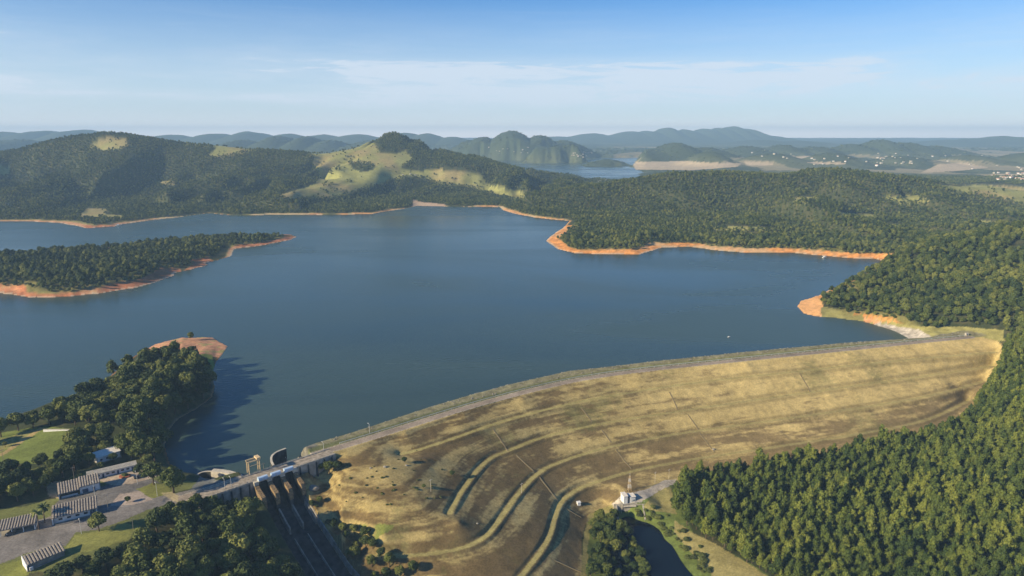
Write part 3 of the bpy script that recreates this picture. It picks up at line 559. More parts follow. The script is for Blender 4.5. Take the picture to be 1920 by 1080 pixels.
# ------------------------------------------------------------------ trees
def ico(sub=1):
    import bmesh
    bm = bmesh.new(); bmesh.ops.create_icosphere(bm, subdivisions=sub, radius=1); v = np.array([p.co[:] for p in bm.verts]); f = np.array([[q.index for q in g.verts] for g in bm.faces]); bm.free(); return v, f
ICO1, ICO2 = ico(1), ico(2)
def quads(pos, nrm, size, r):
    n_ = len(pos); a = r.normal(size=(n_, 3)); u = np.cross(nrm, a); u /= np.linalg.norm(u, axis=1)[:, None]+1e-9; w = np.cross(nrm, u)
    s = (size*r.uniform(.6, 1.3, n_))[:, None]; u = u*s; w = w*s*.75
    V = np.stack([pos-u-w, pos+u-w*.6, pos+u*.8+w, pos-u*.7+w*.8], 1).reshape(-1, 3)
    return V, np.arange(4*n_).reshape(n_, 4)
def crown_mesh(name, lobes, nleaf, leaf, seed, m, core=.72, jit=.55, ic=ICO1):
    """lobes: (cx,cy,cz,rx,rz); leaf sprays over each lobe with an uneven core inside"""
    r = np.random.default_rng(seed); Vs = []; Fs = []; k = 0; tot = sum(l[3]*l[3] for l in lobes)
    for (cx_, cy_, cz_, rx, rz) in lobes:
        n_ = max(6, int(nleaf*rx*rx/tot)); d = r.normal(size=(n_, 3)); d[:, 2] += .25; d /= np.linalg.norm(d, axis=1)[:, None]
        rad = r.uniform(.86, 1.16, n_)[:, None]; pos = d*rad*[rx, rx, rz]+[cx_, cy_, cz_]
        nn_ = d/[rx, rx, rz]; nn_ /= np.linalg.norm(nn_, axis=1)[:, None]; nn_ = nn_+r.normal(size=(n_, 3))*jit; nn_ /= np.linalg.norm(nn_, axis=1)[:, None]
        v, f = quads(pos, nn_, leaf, r); Vs.append(v); Fs.append(f+k); k += len(v)
        iv, if_ = ic; v = iv*(core*(1+r.uniform(-.16, .16, (len(iv), 1))))*[rx, rx, rz]+[cx_, cy_, cz_]
        Vs.append(v); Fs.append(np.c_[if_, if_[:, 2]]+k); k += len(v)
    V = np.concatenate(Vs); F_ = np.concatenate(Fs)
    me = bpy.data.meshes.new(name); me.from_pydata(V.tolist(), [], [tuple(dict.fromkeys(q)) for q in F_.tolist()]); me.materials.append(m); me.update(); return me
def lobes_broad(seed, R=4.2, H=10, nl=9):
    r = random.Random(seed); o = [(0, 0, H*.66, R*.72, H*.26)]
    for i in range(nl):
        a = 2*math.pi*i/nl+r.uniform(-.4, .4); q = r.uniform(.35, .68)*R; zz = H*r.uniform(.45, .80); rr = R*r.uniform(.30, .48)
        o.append((q*math.cos(a), q*math.sin(a), zz, rr, rr*r.uniform(.75, 1.0)))
    for i in range(3): o.append((r.uniform(-.3,.3)*R, r.uniform(-.3,.3)*R, H*r.uniform(.8, .9), R*r.uniform(.25,.38), H*.1))
    return o
def lobes_pine(seed, R=2.45, H=12.0):
    r = random.Random(seed); o = []; n_ = 6
    for i in range(n_):
        t = i/(n_-1); zz = H*(.36+.54*t); rr = R*(.62+.42*math.sin(math.pi*min(1, .25+t*.75)))*(1-.25*t)*r.uniform(.85, 1.12)
        a = r.uniform(0, 6.28); q = rr*.38; o.append((q*math.cos(a), q*math.sin(a), zz, rr*.9, H*.115))
    return o
def trunk_mesh(name, H, r0, limbs, seed):
    r = random.Random(seed); b = MB(); b.tube((0,0,-.6), (0.1,0,H*.45), r0, r0*.7, 7); b.tube((0.1,0,H*.45), (0,0.1,H*.85), r0*.7, r0*.2, 6)
    for i in range(limbs):
        a = 2*math.pi*i/limbs+r.uniform(-.4,.4); z0 = H*r.uniform(.3,.5); q = H*r.uniform(.2,.3); b.tube((0.1,0,z0), (q*math.cos(a), q*math.sin(a), z0+H*.2), r0*.4, r0*.12, 5)
    me = bpy.data.meshes.new(name); me.from_pydata(b.v, [], b.f); me.materials.append(M_BARK); me.update(); return me
BROAD = [(crown_mesh('crown', lobes_broad(s), 1700, .34, s, M_BROAD), trunk_mesh('trunk', 10, .35, 5, s)) for s in range(1, 6)]
PINE = [(crown_mesh('crown', lobes_pine(s), 1100, .30, s, M_PINE, core=.70), trunk_mesh('trunk', 13, .22, 3, s)) for s in range(11, 15)]
BUSHM = [crown_mesh('bush', [(0,0,.9,1.3,.9),(.9,.3,.7,.8,.7),(-.7,.5,.7,.9,.7),(.1,-.8,.6,.8,.6)], 420, .2, s, M_BUSH) for s in (21, 22)]
hid = bpy.data.collections.new('tree_kinds_mid'); hid2 = bpy.data.collections.new('tree_kinds_far'); hid3 = bpy.data.collections.new('tree_kinds_pine')
for s in range(5):
    o = bpy.data.objects.new('k%d' % s, crown_mesh('crown_far', lobes_broad(30+s, 3.7, 10, 5), 190, .68, s, M_BROAD, core=.85)); hid2.objects.link(o)
    o = bpy.data.objects.new('m%d' % s, crown_mesh('crown_mid', lobes_broad(40+s, 3.9, 11, 8), 620, .48, s, M_BROAD, core=.84)); hid.objects.link(o)
for s in range(4):
    o = bpy.data.objects.new('p%d' % s, crown_mesh('crown_pine', lobes_pine(50+s), 520, .40, s, M_PINE, core=.8)); hid3.objects.link(o)
def scatter(name, pts, scl, coll, nk, label, seed=1, squash=None):
    r = np.random.default_rng(seed); n_ = len(pts)
    me = bpy.data.meshes.new(name); me.vertices.add(n_); me.vertices.foreach_set('co', pts.astype(np.float32).ravel())
    a = me.attributes.new('rot', 'FLOAT_VECTOR', 'POINT'); a.data.foreach_set('vector', np.c_[r.normal(0,.04,n_), r.normal(0,.04,n_), r.uniform(0, 6.28, n_)].astype(np.float32).ravel())
    sc = np.c_[scl*r.uniform(.85,1.15,n_), scl*r.uniform(.85,1.15,n_), scl*r.uniform(.75,1.25,n_)] if squash is None else np.c_[scl, scl, scl*squash]
    a = me.attributes.new('scl', 'FLOAT_VECTOR', 'POINT'); a.data.foreach_set('vector', sc.astype(np.float32).ravel())
    a = me.attributes.new('kidx', 'INT', 'POINT'); a.data.foreach_set('value', r.integers(0, nk, n_).astype(np.int32))
    o = bpy.data.objects.new(name, me); COL.objects.link(o)
    g = bpy.data.node_groups.new(name+' scatter', 'GeometryNodeTree'); g.interface.new_socket('Geometry', in_out='INPUT', socket_type='NodeSocketGeometry'); g.interface.new_socket('Geometry', in_out='OUTPUT', socket_type='NodeSocketGeometry')
    gi = g.nodes.new('NodeGroupInput'); go = g.nodes.new('NodeGroupOutput'); ip = g.nodes.new('GeometryNodeInstanceOnPoints'); ci = g.nodes.new('GeometryNodeCollectionInfo')
    ci.inputs[0].default_value = coll; ci.inputs['Separate Children'].default_value = True; ci.inputs['Reset Children'].default_value = True
    g.links.new(gi.outputs[0], ip.inputs['Points']); g.links.new(ci.outputs[0], ip.inputs['Instance']); ip.inputs['Pick Instance'].default_value = True
    for nm, dt, so_ in (('rot', 'FLOAT_VECTOR', 'Rotation'), ('scl', 'FLOAT_VECTOR', 'Scale'), ('kidx', 'INT', 'Instance Index')):
        na = g.nodes.new('GeometryNodeInputNamedAttribute'); na.data_type = dt; na.inputs[0].default_value = nm; g.links.new([q for q in na.outputs if q.enabled][0], ip.inputs[so_])
    g.links.new(ip.outputs[0], go.inputs[0]); md = o.modifiers.new('scatter', 'NODES'); md.node_group = g
    return tag(o, label, kind='stuff')
def cand(y0, y1, sp, tmax=.93, seed=0):
    """jittered candidate points with spacing sp(Y)"""
    r = np.random.default_rng(seed); X = []; Yv = []; yy = y0
    while yy < y1:
        s = sp(yy); w = tmax*(yy*ct+CH*st); n_ = int(2*w/s); xs = -w+(np.arange(n_)+r.uniform(0, 1, n_)*.9)*s
        X.append(xs); Yv.append(yy+r.uniform(-.45, .45, n_)*s); yy += s
    X = np.concatenate(X); Yv = np.concatenate(Yv); Z = grid_at(GH, X, Yv); Dd = grid_at(GD, X, Yv); a, b = proj(X, Yv, Z)
    return X, Yv, Z, Dd, a, b
# far and middle woods
def inz(a, b, pgs, jx=0, jy=0):
    r = np.zeros(a.shape, bool)
    for q in pgs: r |= pip(a, b, np.array(q, float))
    return r
bare = [[(1640,600),(1700,610),(1760,618),(1790,606),(1850,612),(1890,625),(1888,650),(1860,700),(1700,700),(1560,610)],[(1485,556),(1530,552),(1545,572),(1560,578),(1600,590),(1640,604),(1760,625),(1700,640),(1600,610),(1500,600)],[(772,372),(785,378),(835,383),(838,392),(775,392)],[(1895,455),(1925,450),(1925,468),(1898,470)],[(1708,480),(1724,480),(1724,488),(1708,488)]]
def bwf(X, Yv): 
    b_ = np.interp(Yv, [300, 500, 800, 1200, 1800, 2200], [2, 5, 22, 24, 14, 9])*(0.4+1.2*fbm(X/90, Yv/90, 101, 3)); return b_
X, Yv, Z, Dd, a, b = cand(565, 1300, lambda q: 6.3, seed=1)
isl_ = (X < P(560, 440)[0]+40) & (Yv > 480) & (Yv < 1350)
bb = bwf(X, Yv); bb = np.where(isl_ & (b > 470), bb*.85, bb*.9)
ok = (Dd > bb) & ~inz(a, b, bare+pasture) & ~((a < 460) & (Yv < 620)) & ~((Yv < 640) & (a < 1885))
den_ = fbm(X/45, Yv/45, 201, 3); ok &= rng.uniform(0, 1, len(X)) < np.where(den_ < .38, .55, 1)
sc = (.55+.65*rng.uniform(0, 1, len(X))**1.6)*np.where(Dd < bb+14, .75, 1); 
scatter('forest', np.c_[X, Yv, Z-.8][ok], sc[ok], hid, 5, 'dense mixed woods on the near hills and the low peninsula', 2)
cnt = [ok.sum()]
X, Yv, Z, Dd, a, b = cand(1300, 3000, lambda q: 7.4, seed=3)
ok = (Dd > bwf(X, Yv)*1.1) & ~inz(a, b, bare)
aj = a+(fbm(X/70, Yv/70, 301, 4)-.5)*22; bj = b+(fbm(X/70, Yv/70, 305, 4)-.5)*8+2.5
pz = inz(aj, bj, pasture) & ~inz(aj, bj, forest_in); ok &= (~pz) | (rng.uniform(0, 1, len(X)) < .02+.25*(fbm(X/40, Yv/40, 311, 3) > .64))
sc = .5+.5*rng.uniform(0, 1, len(X))**1.7
scatter('distant_forest', np.c_[X, Yv, Z-1.2][ok], sc[ok], hid2, 5, 'dark woods covering the far hills beyond the lake', 4)
cnt.append(ok.sum())
X, Yv, Z, Dd, a, b = cand(3000, 8000, lambda q: q/125, seed=5)
ok = (Dd > 12) & ~inz(a, b, fieldpg); fb = fbm(X/300, Yv/600, 91, 5); ok &= ~((fb > .55) & (Z < 42) & (a > 1150)); ok &= rng.uniform(0, 1, len(X)) < .8
sc = Yv/1900*rng.uniform(.6, 1.3, len(X))
scatter('distant_tree_cover', np.c_[X, Yv, Z-6][ok], sc[ok], hid2, 5, 'patchy tree cover over the hazy country in the distance', 6, squash=.32)
cnt.append(ok.sum())
# plantation on the right
pine_pg = [(1268,905),(1300,895),(1440,874),(1600,846),(1760,815),(1800,792),(1844,744),(1870,700),(1880,655),(1895,640),(2200,640),(2200,1300),(1540,1300),(1450,1082),(1380,1050),(1300,1000),(1268,962)]
X, Yv, Z, Dd, a, b = cand(200, 660, lambda q: 4.5, seed=7)
ok = pip(a, b, np.array(pine_pg, float)); ok &= rng.uniform(0, 1, len(X)) < .93
X, Yv, Z, a, b = X[ok], Yv[ok], Z[ok], a[ok], b[ok]
sc = rng.uniform(.66, 1.26, len(X)); sc *= np.where(fbm(X/30, Yv/30, 5, 2) > .5, 1.06, .94); low = (Yv < 300) & (rng.uniform(0, 1, len(X)) < .35)
view = (a > 1260) & (a < 1930) & (b < 1130); order = np.argsort(np.where(view, np.hypot(X, Yv), 1e6)); near = order[:298]; rest = order[298:]
scatter('plantation', np.c_[X, Yv, Z-.5][rest], sc[rest], hid3, 4, 'close planted slender evergreens covering the slope right of the dam', 8)
cnt.append(len(rest))
def tree(kind, X, Y, Z, s, rz, label, group, name, cat='tree'):
    me_c, me_t = kind
    o = thing(name, label, cat, (X, Y, Z-.3), rz, group); o.scale = (s[0], s[0], s[1]) if hasattr(s, '__len__') else (s, s, s)
    for nm, me in (('crown', me_c), ('trunk', me_t)):
        p = bpy.data.objects.new(nm, me); COL.objects.link(p); p.parent = o
    return o
for i in near:
    if b[i] > 985 and a[i] > 1700: lab, gr = 'slender plantation tree in the corner of the dense stand farthest from the dam', 'plantation trees in the far corner from the dam'
    elif a[i] < 1480: lab, gr = 'slender plantation tree near the bare dirt track by the river', 'plantation trees beside the dirt track'
    else: lab, gr = 'slender evergreen packed in the middle of the plantation below the dam', 'plantation trees in the middle of the stand'
    tree(PINE[i % 4], X[i], Yv[i], Z[i], (sc[i]*1.05, sc[i]), rng.uniform(0, 6), lab, gr, 'plantation_tree')
# broadleaf trees near the compound, peninsula, river
groups = [
 ('T1', [(-60,836),(0,820),(60,798),(120,772),(180,748),(212,728),(240,735),(232,770),(212,797),(150,800),(80,798),(20,818),(-60,848)], 8.6, 'broadleaf tree in the belt between the grass field and the open lake', 'trees along the outer shore', 1.25),
 ('T2', [(198,716),(240,700),(280,676),(345,676),(385,692),(397,712),(390,745),(355,767),(315,790),(302,830),(302,866),(270,866),(240,832),(225,800),(234,760),(216,736)], 9.0, 'broadleaf tree crowding the narrow peninsula behind its bare orange tip', 'trees on the near peninsula', 1.35),
 ('T3', [(70,885),(110,858),(145,838),(190,826),(240,832),(270,850),(285,880),(262,876),(240,856),(205,868),(178,872),(155,882),(130,900),(95,920),(60,938),(20,950),(-60,965),(-60,905),(0,900),(40,893)], 7.2, 'broadleaf tree in the dark belt between the grass field and the white buildings', 'trees behind the buildings', 1.08),
 ('T5', [(330,972),(400,966),(450,975),(478,990),(505,1030),(545,1095),(590,1180),(0,1220),(70,1120),(130,1085),(200,1060),(255,1045),(275,1015),(300,995)], 7.4, 'broadleaf tree in the thick wood beside the shaded spillway chute', 'trees of the wood beside the chute', 1.12),
 ('T7', [(600,985),(640,985),(690,1005),(725,1035),(760,1090),(660,1110),(625,1050)], 6.0, 'scrubby tree on the shaded slope right of the spillway chute', 'trees right of the chute', .6),
 ('T6', [(1112,985),(1140,970),(1165,985),(1185,1010),(1205,1055),(1220,1120),(1108,1130),(1106,1030)], 5.6, 'bright broadleaf tree in the clump on the bank left of the river', 'trees on the river bank', .72)]
X, Yv, Z, Dd, a, b = cand(200, 640, lambda q: 1.0*3.6, seed=9); ordr = rng.permutation(len(X)); nb = 0
rest_pts = []; cands = []
bld_ex = [[(170,880),(262,862),(270,885),(180,905)],[(178,862),(228,845),(232,862),(190,874)],[(172,716),(235,712),(232,730),(180,730)]]
for nm, pg, sp, lab, gr, s0 in groups:
    m = pip(a, b, np.array(pg, float)) & (Dd > 1.0) & ~inz(a, b, bld_ex) & ~((np.abs((X-O[0])*AX[0]+(Yv-O[1])*AX[1]) < 15) & (((X-O[0])*AN[0]+(Yv-O[1])*AN[1]) > -130) & (((X-O[0])*AN[0]+(Yv-O[1])*AN[1]) < 16))
    got = []
    for i in ordr[m[ordr]]:
        if all((X[i]-X[j])**2+(Yv[i]-Yv[j])**2 > (sp*.78)**2 for j in got): got.append(i)
    for i in got: cands.append((math.hypot(X[i], Yv[i])+(0 if -30 < a[i] < 1950 and b[i] < 1130 else 900), i, lab, gr, s0))
cands.sort(key=lambda q: q[0])
for k, (dd_, i, lab, gr, s0) in enumerate(cands):
    s = s0*rng.uniform(.72, 1.28)
    if gr.startswith('trees of the wood') and a[i] > 430: s *= 1.2
    if k < 280: tree(BROAD[k % 5], X[i], Yv[i], Z[i], (s, s*rng.uniform(.9, 1.15)), rng.uniform(0, 6), lab, gr, 'broadleaf_tree')
    else: rest_pts.append((X[i], Yv[i], Z[i]-.5, s))
if rest_pts:
    rp_ = np.array(rest_pts); scatter('woodland', rp_[:, :3], rp_[:, 3], hid, 5, 'remaining trees of the woods on the left bank', 12)
cnt += [len(cands)]
def at(px, py, z=None):
    if z is not None: a_, b_ = P(px, py, z); return (a_, b_, z)
    return ground_px(px, py)
for px, py, s, lab in [(186,996,1.0,'single round light green tree on the lawn edge below the road'),(326,924,1.55,'large dark round tree between the yard lawn and the inlet'),(288,908,1.3,'tree at the end of the long windowed building'),(262,893,.8,'smaller tree touching the end of the long windowed building'),
        (618,888,.85,'bushy tree against the right retaining wall of the spillway'),(632,884,.75,'second bushy tree on the slope beside the right retaining wall'),(603,884,.6,'low dark tree in the corner below the right retaining wall'),
        (600,944,.5,'yellow green tree beside the chute below a pale rock'),(585,950,.45,'small tree on the edge of the chute opposite the piers'),(758,868,.42,'lone small tree on the bare knoll casting a long shadow'),(848,893,.42,'dark rounded tree by the top end of the second berm track'),(795,916,.33,'dark low tree beside a thin post on the knoll'),
        (775,1075,.75,'tree at the foot of the grassy spur near the lowest slope'),(240,942,.38,'small orange tinted tree on the planted island in the yard'),(213,866,.6,'tree in front of the pale roofed white building'),(190,880,.5,'small tree in front of the pale roofed building near its corner'),
        (1262,945,.5,'small tree at the corner of the plantation by the ditch'),(10,838,.4,'small tree on the upper edge of the grass field')]:
    p = at(px, py); tree(BROAD[int(px) % 5], *p, s, px, lab, None, 'broadleaf_tree')
# valley and slope bushes
bushes = 0
for k in range(150):
    q = random.choice([((1205,960),(1260,1010),(1330,1075),(1240,1000),14),((560,930),(610,975),(650,1060),(600,990),12)]) if k < 110 else None
    if q:
        t = random.random(); pt = (q[0][0]*(1-t)**2+2*t*(1-t)*q[1][0]+t*t*q[2][0]+random.gauss(0, q[4]), q[0][1]*(1-t)**2+2*t*(1-t)*q[1][1]+t*t*q[2][1]+random.gauss(0, q[4]*.5)); s = random.uniform(.5, 1.2)
        lab, gr = (('leafy green bush on the bank right of the river', 'bushes on the river bank') if q[0][0] > 1000 else ('scrubby bush on the slope beside the spillway chute', 'bushes beside the chute'))
    else:
        pt = (random.gauss(735, 45), random.gauss(905, 25)); s = random.uniform(.2, .5); lab, gr = 'tiny shrub dotting the dry grass knoll', 'shrubs on the knoll'
    X_, Y_, Z_ = at(*pt); lx_ = (X_-O[0])*AX[0]+(Y_-O[1])*AX[1]
    if abs(lx_) < 14 or Z_ < -37.4: continue
    o = bpy.data.objects.new('bush', BUSHM[k % 2]); COL.objects.link(o); o.location = (X_, Y_, Z_-.1); o.scale = (s*1.3, s*1.3, s); o.rotation_euler = (0, 0, k); tag(o, lab, 'bush', gr); bushes += 1
# palms
def palm(px, py, hh, lab):
    o = thing('palm_tree', lab, 'palm tree', at(px, py, 11)); b_ = MB().tube((0,0,-.5), (.3,.1,hh), .3, .2, 8); b_.build('trunk', M_BARK, o); f_ = MB(); r = random.Random(px)
    for i in range(26):
        a = i*2.4; el = r.uniform(-.5, 1.0); p = Vector((.3,.1,hh)); d = Vector((math.cos(a)*math.cos(el), math.sin(a)*math.cos(el), math.sin(el)))
        side = Vector((-math.sin(a), math.cos(a), 0)); pts = []
        for k in range(5): pts.append(p.copy()); p = p+d*.8; d = (d+Vector((0,0,-.33))).normalized()
        for k in range(4):
            w0 = .1+.38*math.sin(math.pi*(k+.2)/5); w1 = .1+.38*math.sin(math.pi*(k+1.2)/5)
            f_.add([pts[k]-side*w0-Vector((0,0,.2)), pts[k], pts[k+1], pts[k+1]-side*w1-Vector((0,0,.2))], [(0,1,2,3)]); f_.add([pts[k]+side*w0-Vector((0,0,.2)), pts[k], pts[k+1], pts[k+1]+side*w1-Vector((0,0,.2))], [(0,1,2,3)])
    f_.build('crown', M_BROAD, o)
palm(73, 993, 9.5, 'taller palm beside the corner of the big ribbed roof hall'); palm(84, 980, 8.5, 'shorter palm right behind the taller one')
# ------------------------------------------------------------------ spillway
sp_ = thing('spillway', 'gated concrete spillway with four piers under the dam road and a long chute', 'spillway', (*O, CREST_Z), RA)
bays = (-11.4, -3.8, 3.8, 11.4)
for i, bx in enumerate(bays):
    b = MB().prism([(9.9,-14),(9.9,-1.2),(-1.6,-1.2),(-4.0,-3.2),(-11,-5.5),(-12,-8),(-12,-26),(0,-22)], bx-1.0, bx+1.0); pr = b.build('pier', M_CONC_SHADE, sp_); MB().prism([(-1.5,-1.15),(-4.0,-3.15),(-11,-5.45),(-12.1,-8),(-12.1,-12),(-9,-9),(-4,-6.5),(-1.5,-4)], bx-1.15, bx+1.15).build('pier_nose', M_RUST, pr)
    MB().prism([(0,-1.2),(0,.35),(-2.2,.35),(-2.2,-1.9)], bx-1.3, bx+1.3).build('pier_cap', M_CONCL, pr)
    b = MB(); n_ = 5
    for k in range(n_):
        s0, s1 = 12+k*2.6, 12+(k+1)*2.6; z0, z1 = float(floor_z(s0))-CREST_Z, float(floor_z(s1))-CREST_Z
        if i in (1, 2, 3) or k < 2: b.prism([(-s0, z0-1), (-s0, z0+3.4), (-s1, z1+3.4), (-s1, z1-1)], bx-.45, bx+.45)
    b.build('divider_wall', M_CONC, sp_)
for k in range(3):
    bx = (bays[k]+bays[k+1])/2
    g = MB(); pts = [(3.0+6*math.cos(t)*.5-3, -14+12*math.sin(t)) for t in np.linspace(.05, 1.3, 9)]
    pr = pts+[(a-.4, b) for a, b in pts[::-1]]; g.prism(pr, bx-2.75, bx+2.75); g.build('radial_gate', M_STEEL, sp_)
    hst = MB(); hst.box(bx-2.6, bx+2.6, -2.6, -.5, .55, 1.9); hst.prism([(-2.7,1.9),(-.4,1.9),(-.7,2.35),(-1.55,2.5),(-2.4,2.35)], bx-2.7, bx+2.7)
    ho = hst.build('gate_hoist', M_BLUE, sp_); MB().box(bx-2.9, bx+2.9, -2.8, -.3, .2, .55).build('hoist_base', M_CONCL, ho)
    MB().box(bx-.5, bx+.5, -2.68, -2.58, .8, 1.6).build('access_panel', M_GALV, ho)
ch = MB(); ss = [0,4,10,16,22,30,40,50,60,75,95,110]
for s0, s1 in zip(ss[:-1], ss[1:]):
    z0, z1 = float(floor_z(s0))-CREST_Z-.6, float(floor_z(s1))-CREST_Z-.6
    ch.prism([(-s0, z0-1), (-s0, z0), (-s1, z1), (-s1, z1-1)], -12.3, 12.3)
ch.box(-12.3, 12.3, 0, 9.8, -11.4, -10.5); ch.build('chute_floor', M_CONC_SHADE, sp_)
for sx in (-1, 1):
    w = MB()
    for s0, s1 in zip(ss[2:-1], ss[3:]):
        z0, z1 = float(floor_z(s0))-CREST_Z, float(floor_z(s1))-CREST_Z
        w.prism([(-s0, z0-2), (-s0, z0+4.6), (-s1, z1+4.6), (-s1, z1-2)], sx*12.3-.35, sx*12.3+.35)
    w.build('chute_wall', M_CONC, sp_)
for c0 in (-3.8, 3.8):                                   # low guide ribs on the lower chute
    w = MB()
    for s0, s1 in zip(ss[5:-1], ss[6:]):
        z0, z1 = float(floor_z(s0))-CREST_Z, float(floor_z(s1))-CREST_Z; w.prism([(-s0, z0-1), (-s0, z0+1.2), (-s1, z1+1.2), (-s1, z1-1)], c0-.25, c0+.25)
    w.build('guide_rib', M_CONC, sp_)
def ret(x0, x1, zl, zr, nb_):
    w = MB(); w.prism([(x0, zl), (x1, zr), (x1, -.1), (x0, -.1)], -.6, .3, 'y')
    o = w.build('retaining_wall', M_CONC, sp_); b = MB()
    for k in range(nb_):
        xx = x0+(x1-x0)*(k+.5)/nb_; zz = zl+(zr-zl)*(k+.5)/nb_; b.prism([(-.6, -.4), (-1.1, -.8), (-2.4, zz), (-.6, zz)], xx-.35, xx+.35)
    b.build('buttress', M_CONC_SHADE, o)
ret(-42, -12.4, -6, -17, 6); ret(12.4, 38, -15, -4, 5)
dk = MB().box(-42, 38, -.05, 9.0, -1.0, -.02); dk.build('bridge_deck', M_CONC, sp_)
MB().box(-42, 38, .1, 8.8, -.015, .06).build('deck_paving', mat('deck paving', (.31,.26,.20), .9, .2, noise=(.5, .55, 1.35)), sp_)
for y0 in (0.0, 8.8):
    r_ = MB(); r_.box(-42, 38, y0-.12, y0+.12, .06, .42)
    for k in range(41): r_.box(-42+k*2-.06, -42+k*2+.06, y0-.06, y0+.06, .42, 1.05)
    r_.box(-42, 38, y0-.05, y0+.05, 1.0, 1.1); r_.build('railing', M_CONCL, sp_)
MB().box(-42, 38, 9.0, 10.2, -14, -.1).build('upstream_wall', M_CONC, sp_)
# curved training walls in the water
def curved(pxs, ztop, zbot, th, name, label, m):
    pl = smooth([P(a, b, ztop) for a, b in pxs], 3); ox, oy = pl[0]; t = thing(name, label, 'wall', (ox, oy, 0)); b = MB(); n_ = len(pl); L_, R_ = [], []
    for i in range(n_):
        p, q = pl[max(0, i-1)], pl[min(n_-1, i+1)]; d = Vector((q[0]-p[0], q[1]-p[1])).normalized(); nn_ = Vector((-d.y, d.x))*th/2; c_ = Vector(pl[i])-Vector((ox, oy)); L_.append(c_+nn_); R_.append(c_-nn_)
    for i in range(n_-1):
        b.add([(*L_[i],zbot),(*R_[i],zbot),(*R_[i+1],zbot),(*L_[i+1],zbot),(*L_[i],ztop),(*R_[i],ztop),(*R_[i+1],ztop),(*L_[i+1],ztop)], [(4,5,6,7),(0,1,5,4)[::-1],(1,2,6,5),(2,3,7,6)[::-1] if i == n_-2 else (2,6,7),(3,0,4,7)])
    b.build('wall_body', m, t); cp = MB()
    for i in range(n_-1): cp.add([(*(L_[i]*1.0),ztop+.02),(*R_[i],ztop+.02),(*R_[i+1],ztop+.02),(*L_[i+1],ztop+.02),(*L_[i],ztop+.3),(*R_[i],ztop+.3),(*R_[i+1],ztop+.3),(*L_[i+1],ztop+.3)], [(4,5,6,7),(0,1,5,4),(1,2,6,5),(2,3,7,6),(3,0,4,7)])
    cp.build('coping', M_CONCL, t)
curved([(513,873),(509,866),(508,858),(513,851),(522,846),(536,841)], 9.6, -4, 1.2, 'training_wall', 'tall dark curved wall standing in the lake beside the road', M_CONC_SHADE)
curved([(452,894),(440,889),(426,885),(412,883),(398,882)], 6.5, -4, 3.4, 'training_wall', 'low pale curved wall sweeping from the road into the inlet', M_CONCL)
curved([(398,884),(385,884),(372,888),(366,896)], 4.5, -4, 1.0, 'training_wall', 'dark shaded end of the inlet wall near the large round tree', M_CONC_SHADE)
# gantry
gp = P(480, 893, CREST_Z); g = thing('gantry_crane', 'tan steel gantry frame standing on the dam road above the gates', 'gantry', (*P(478, 886, CREST_Z), CREST_Z), RA)
for sx, sy in ((-3.4,-1),(-3.4,2.2),(2.8,-1),(2.8,2.2)): MB().box(sx-.2, sx+.2, sy-.2, sy+.2, 0.06, 7.4).build('leg', M_TAN, g)
MB().box(-3.9, 3.3, -1.25, -.75, 7.4, 8.1).box(-3.9, 3.3, 1.95, 2.45, 7.4, 8.1).build('beam', M_TAN, g)
MB().box(1.2, 3.4, -1.5, 2.7, 8.1, 9.1).build('hoist_house', M_TAN, g)
b = MB()
for sx in (-3.4, 2.8): b.tube((sx,-1,.4), (sx,2.2,7.2), .1); b.tube((sx,2.2,.4), (sx,-1,7.2), .1)
b.tube((-3.4,2.2,3.6), (2.8,2.2,3.6), .12); b.build('brace', M_TAN, g)
# guard posts along the dam crest
gr_ = MB(); acc = dense(crest, 6.0)
acc = [p for p in acc if (p[0]-O[0])*AX[0]+(p[1]-O[1])*AX[1] > 40]
for sgn in (1,):
    prev = None
    for i in range(1, len(acc)-1):
        d = Vector((acc[i+1][0]-acc[i-1][0], acc[i+1][1]-acc[i-1][1])).normalized(); q = Vector(acc[i])+Vector((-d.y, d.x))*4.3*sgn
        gr_.box(q.x-.12, q.x+.12, q.y-.12, q.y+.12, 9.9, 11.0)
        if prev is not None:
            m_ = (q-prev); nn_ = Vector((-m_.y, m_.x)).normalized()*.08
            gr_.add([(*(prev-nn_),10.6),(*(prev+nn_),10.6),(*(q+nn_),10.6),(*(q-nn_),10.6),(*(prev-nn_),10.95),(*(prev+nn_),10.95),(*(q+nn_),10.95),(*(q-nn_),10.95)], [(0,1,2,3),(4,5,6,7),(0,4,7,3),(1,5,6,2)])
        prev = q
gr_.build('guard_rail', M_GALV, dam)
# riprap boulders
rk = MB(); rr = random.Random(3); iv, if_ = ICO1
for i in range(1, len(acc)-1):
    d = Vector((acc[i+1][0]-acc[i-1][0], acc[i+1][1]-acc[i-1][1])).normalized()
    for _ in range(5):
        q = Vector(acc[i])+Vector((-d.y, d.x))*rr.uniform(6.5, 17)+d*rr.uniform(-3, 3); z_ = hz_at(q.x, q.y)
        if z_ < -1.5: continue
        s = rr.uniform(.25, .8); rk.add([(q.x+v[0]*s*rr.uniform(.7,1.3), q.y+v[1]*s*rr.uniform(.7,1.3), z_+v[2]*s*.7) for v in iv], if_.tolist())
o = rk.build('riprap_stones', M_ROCK, dam); o['kind'] = 'stuff'
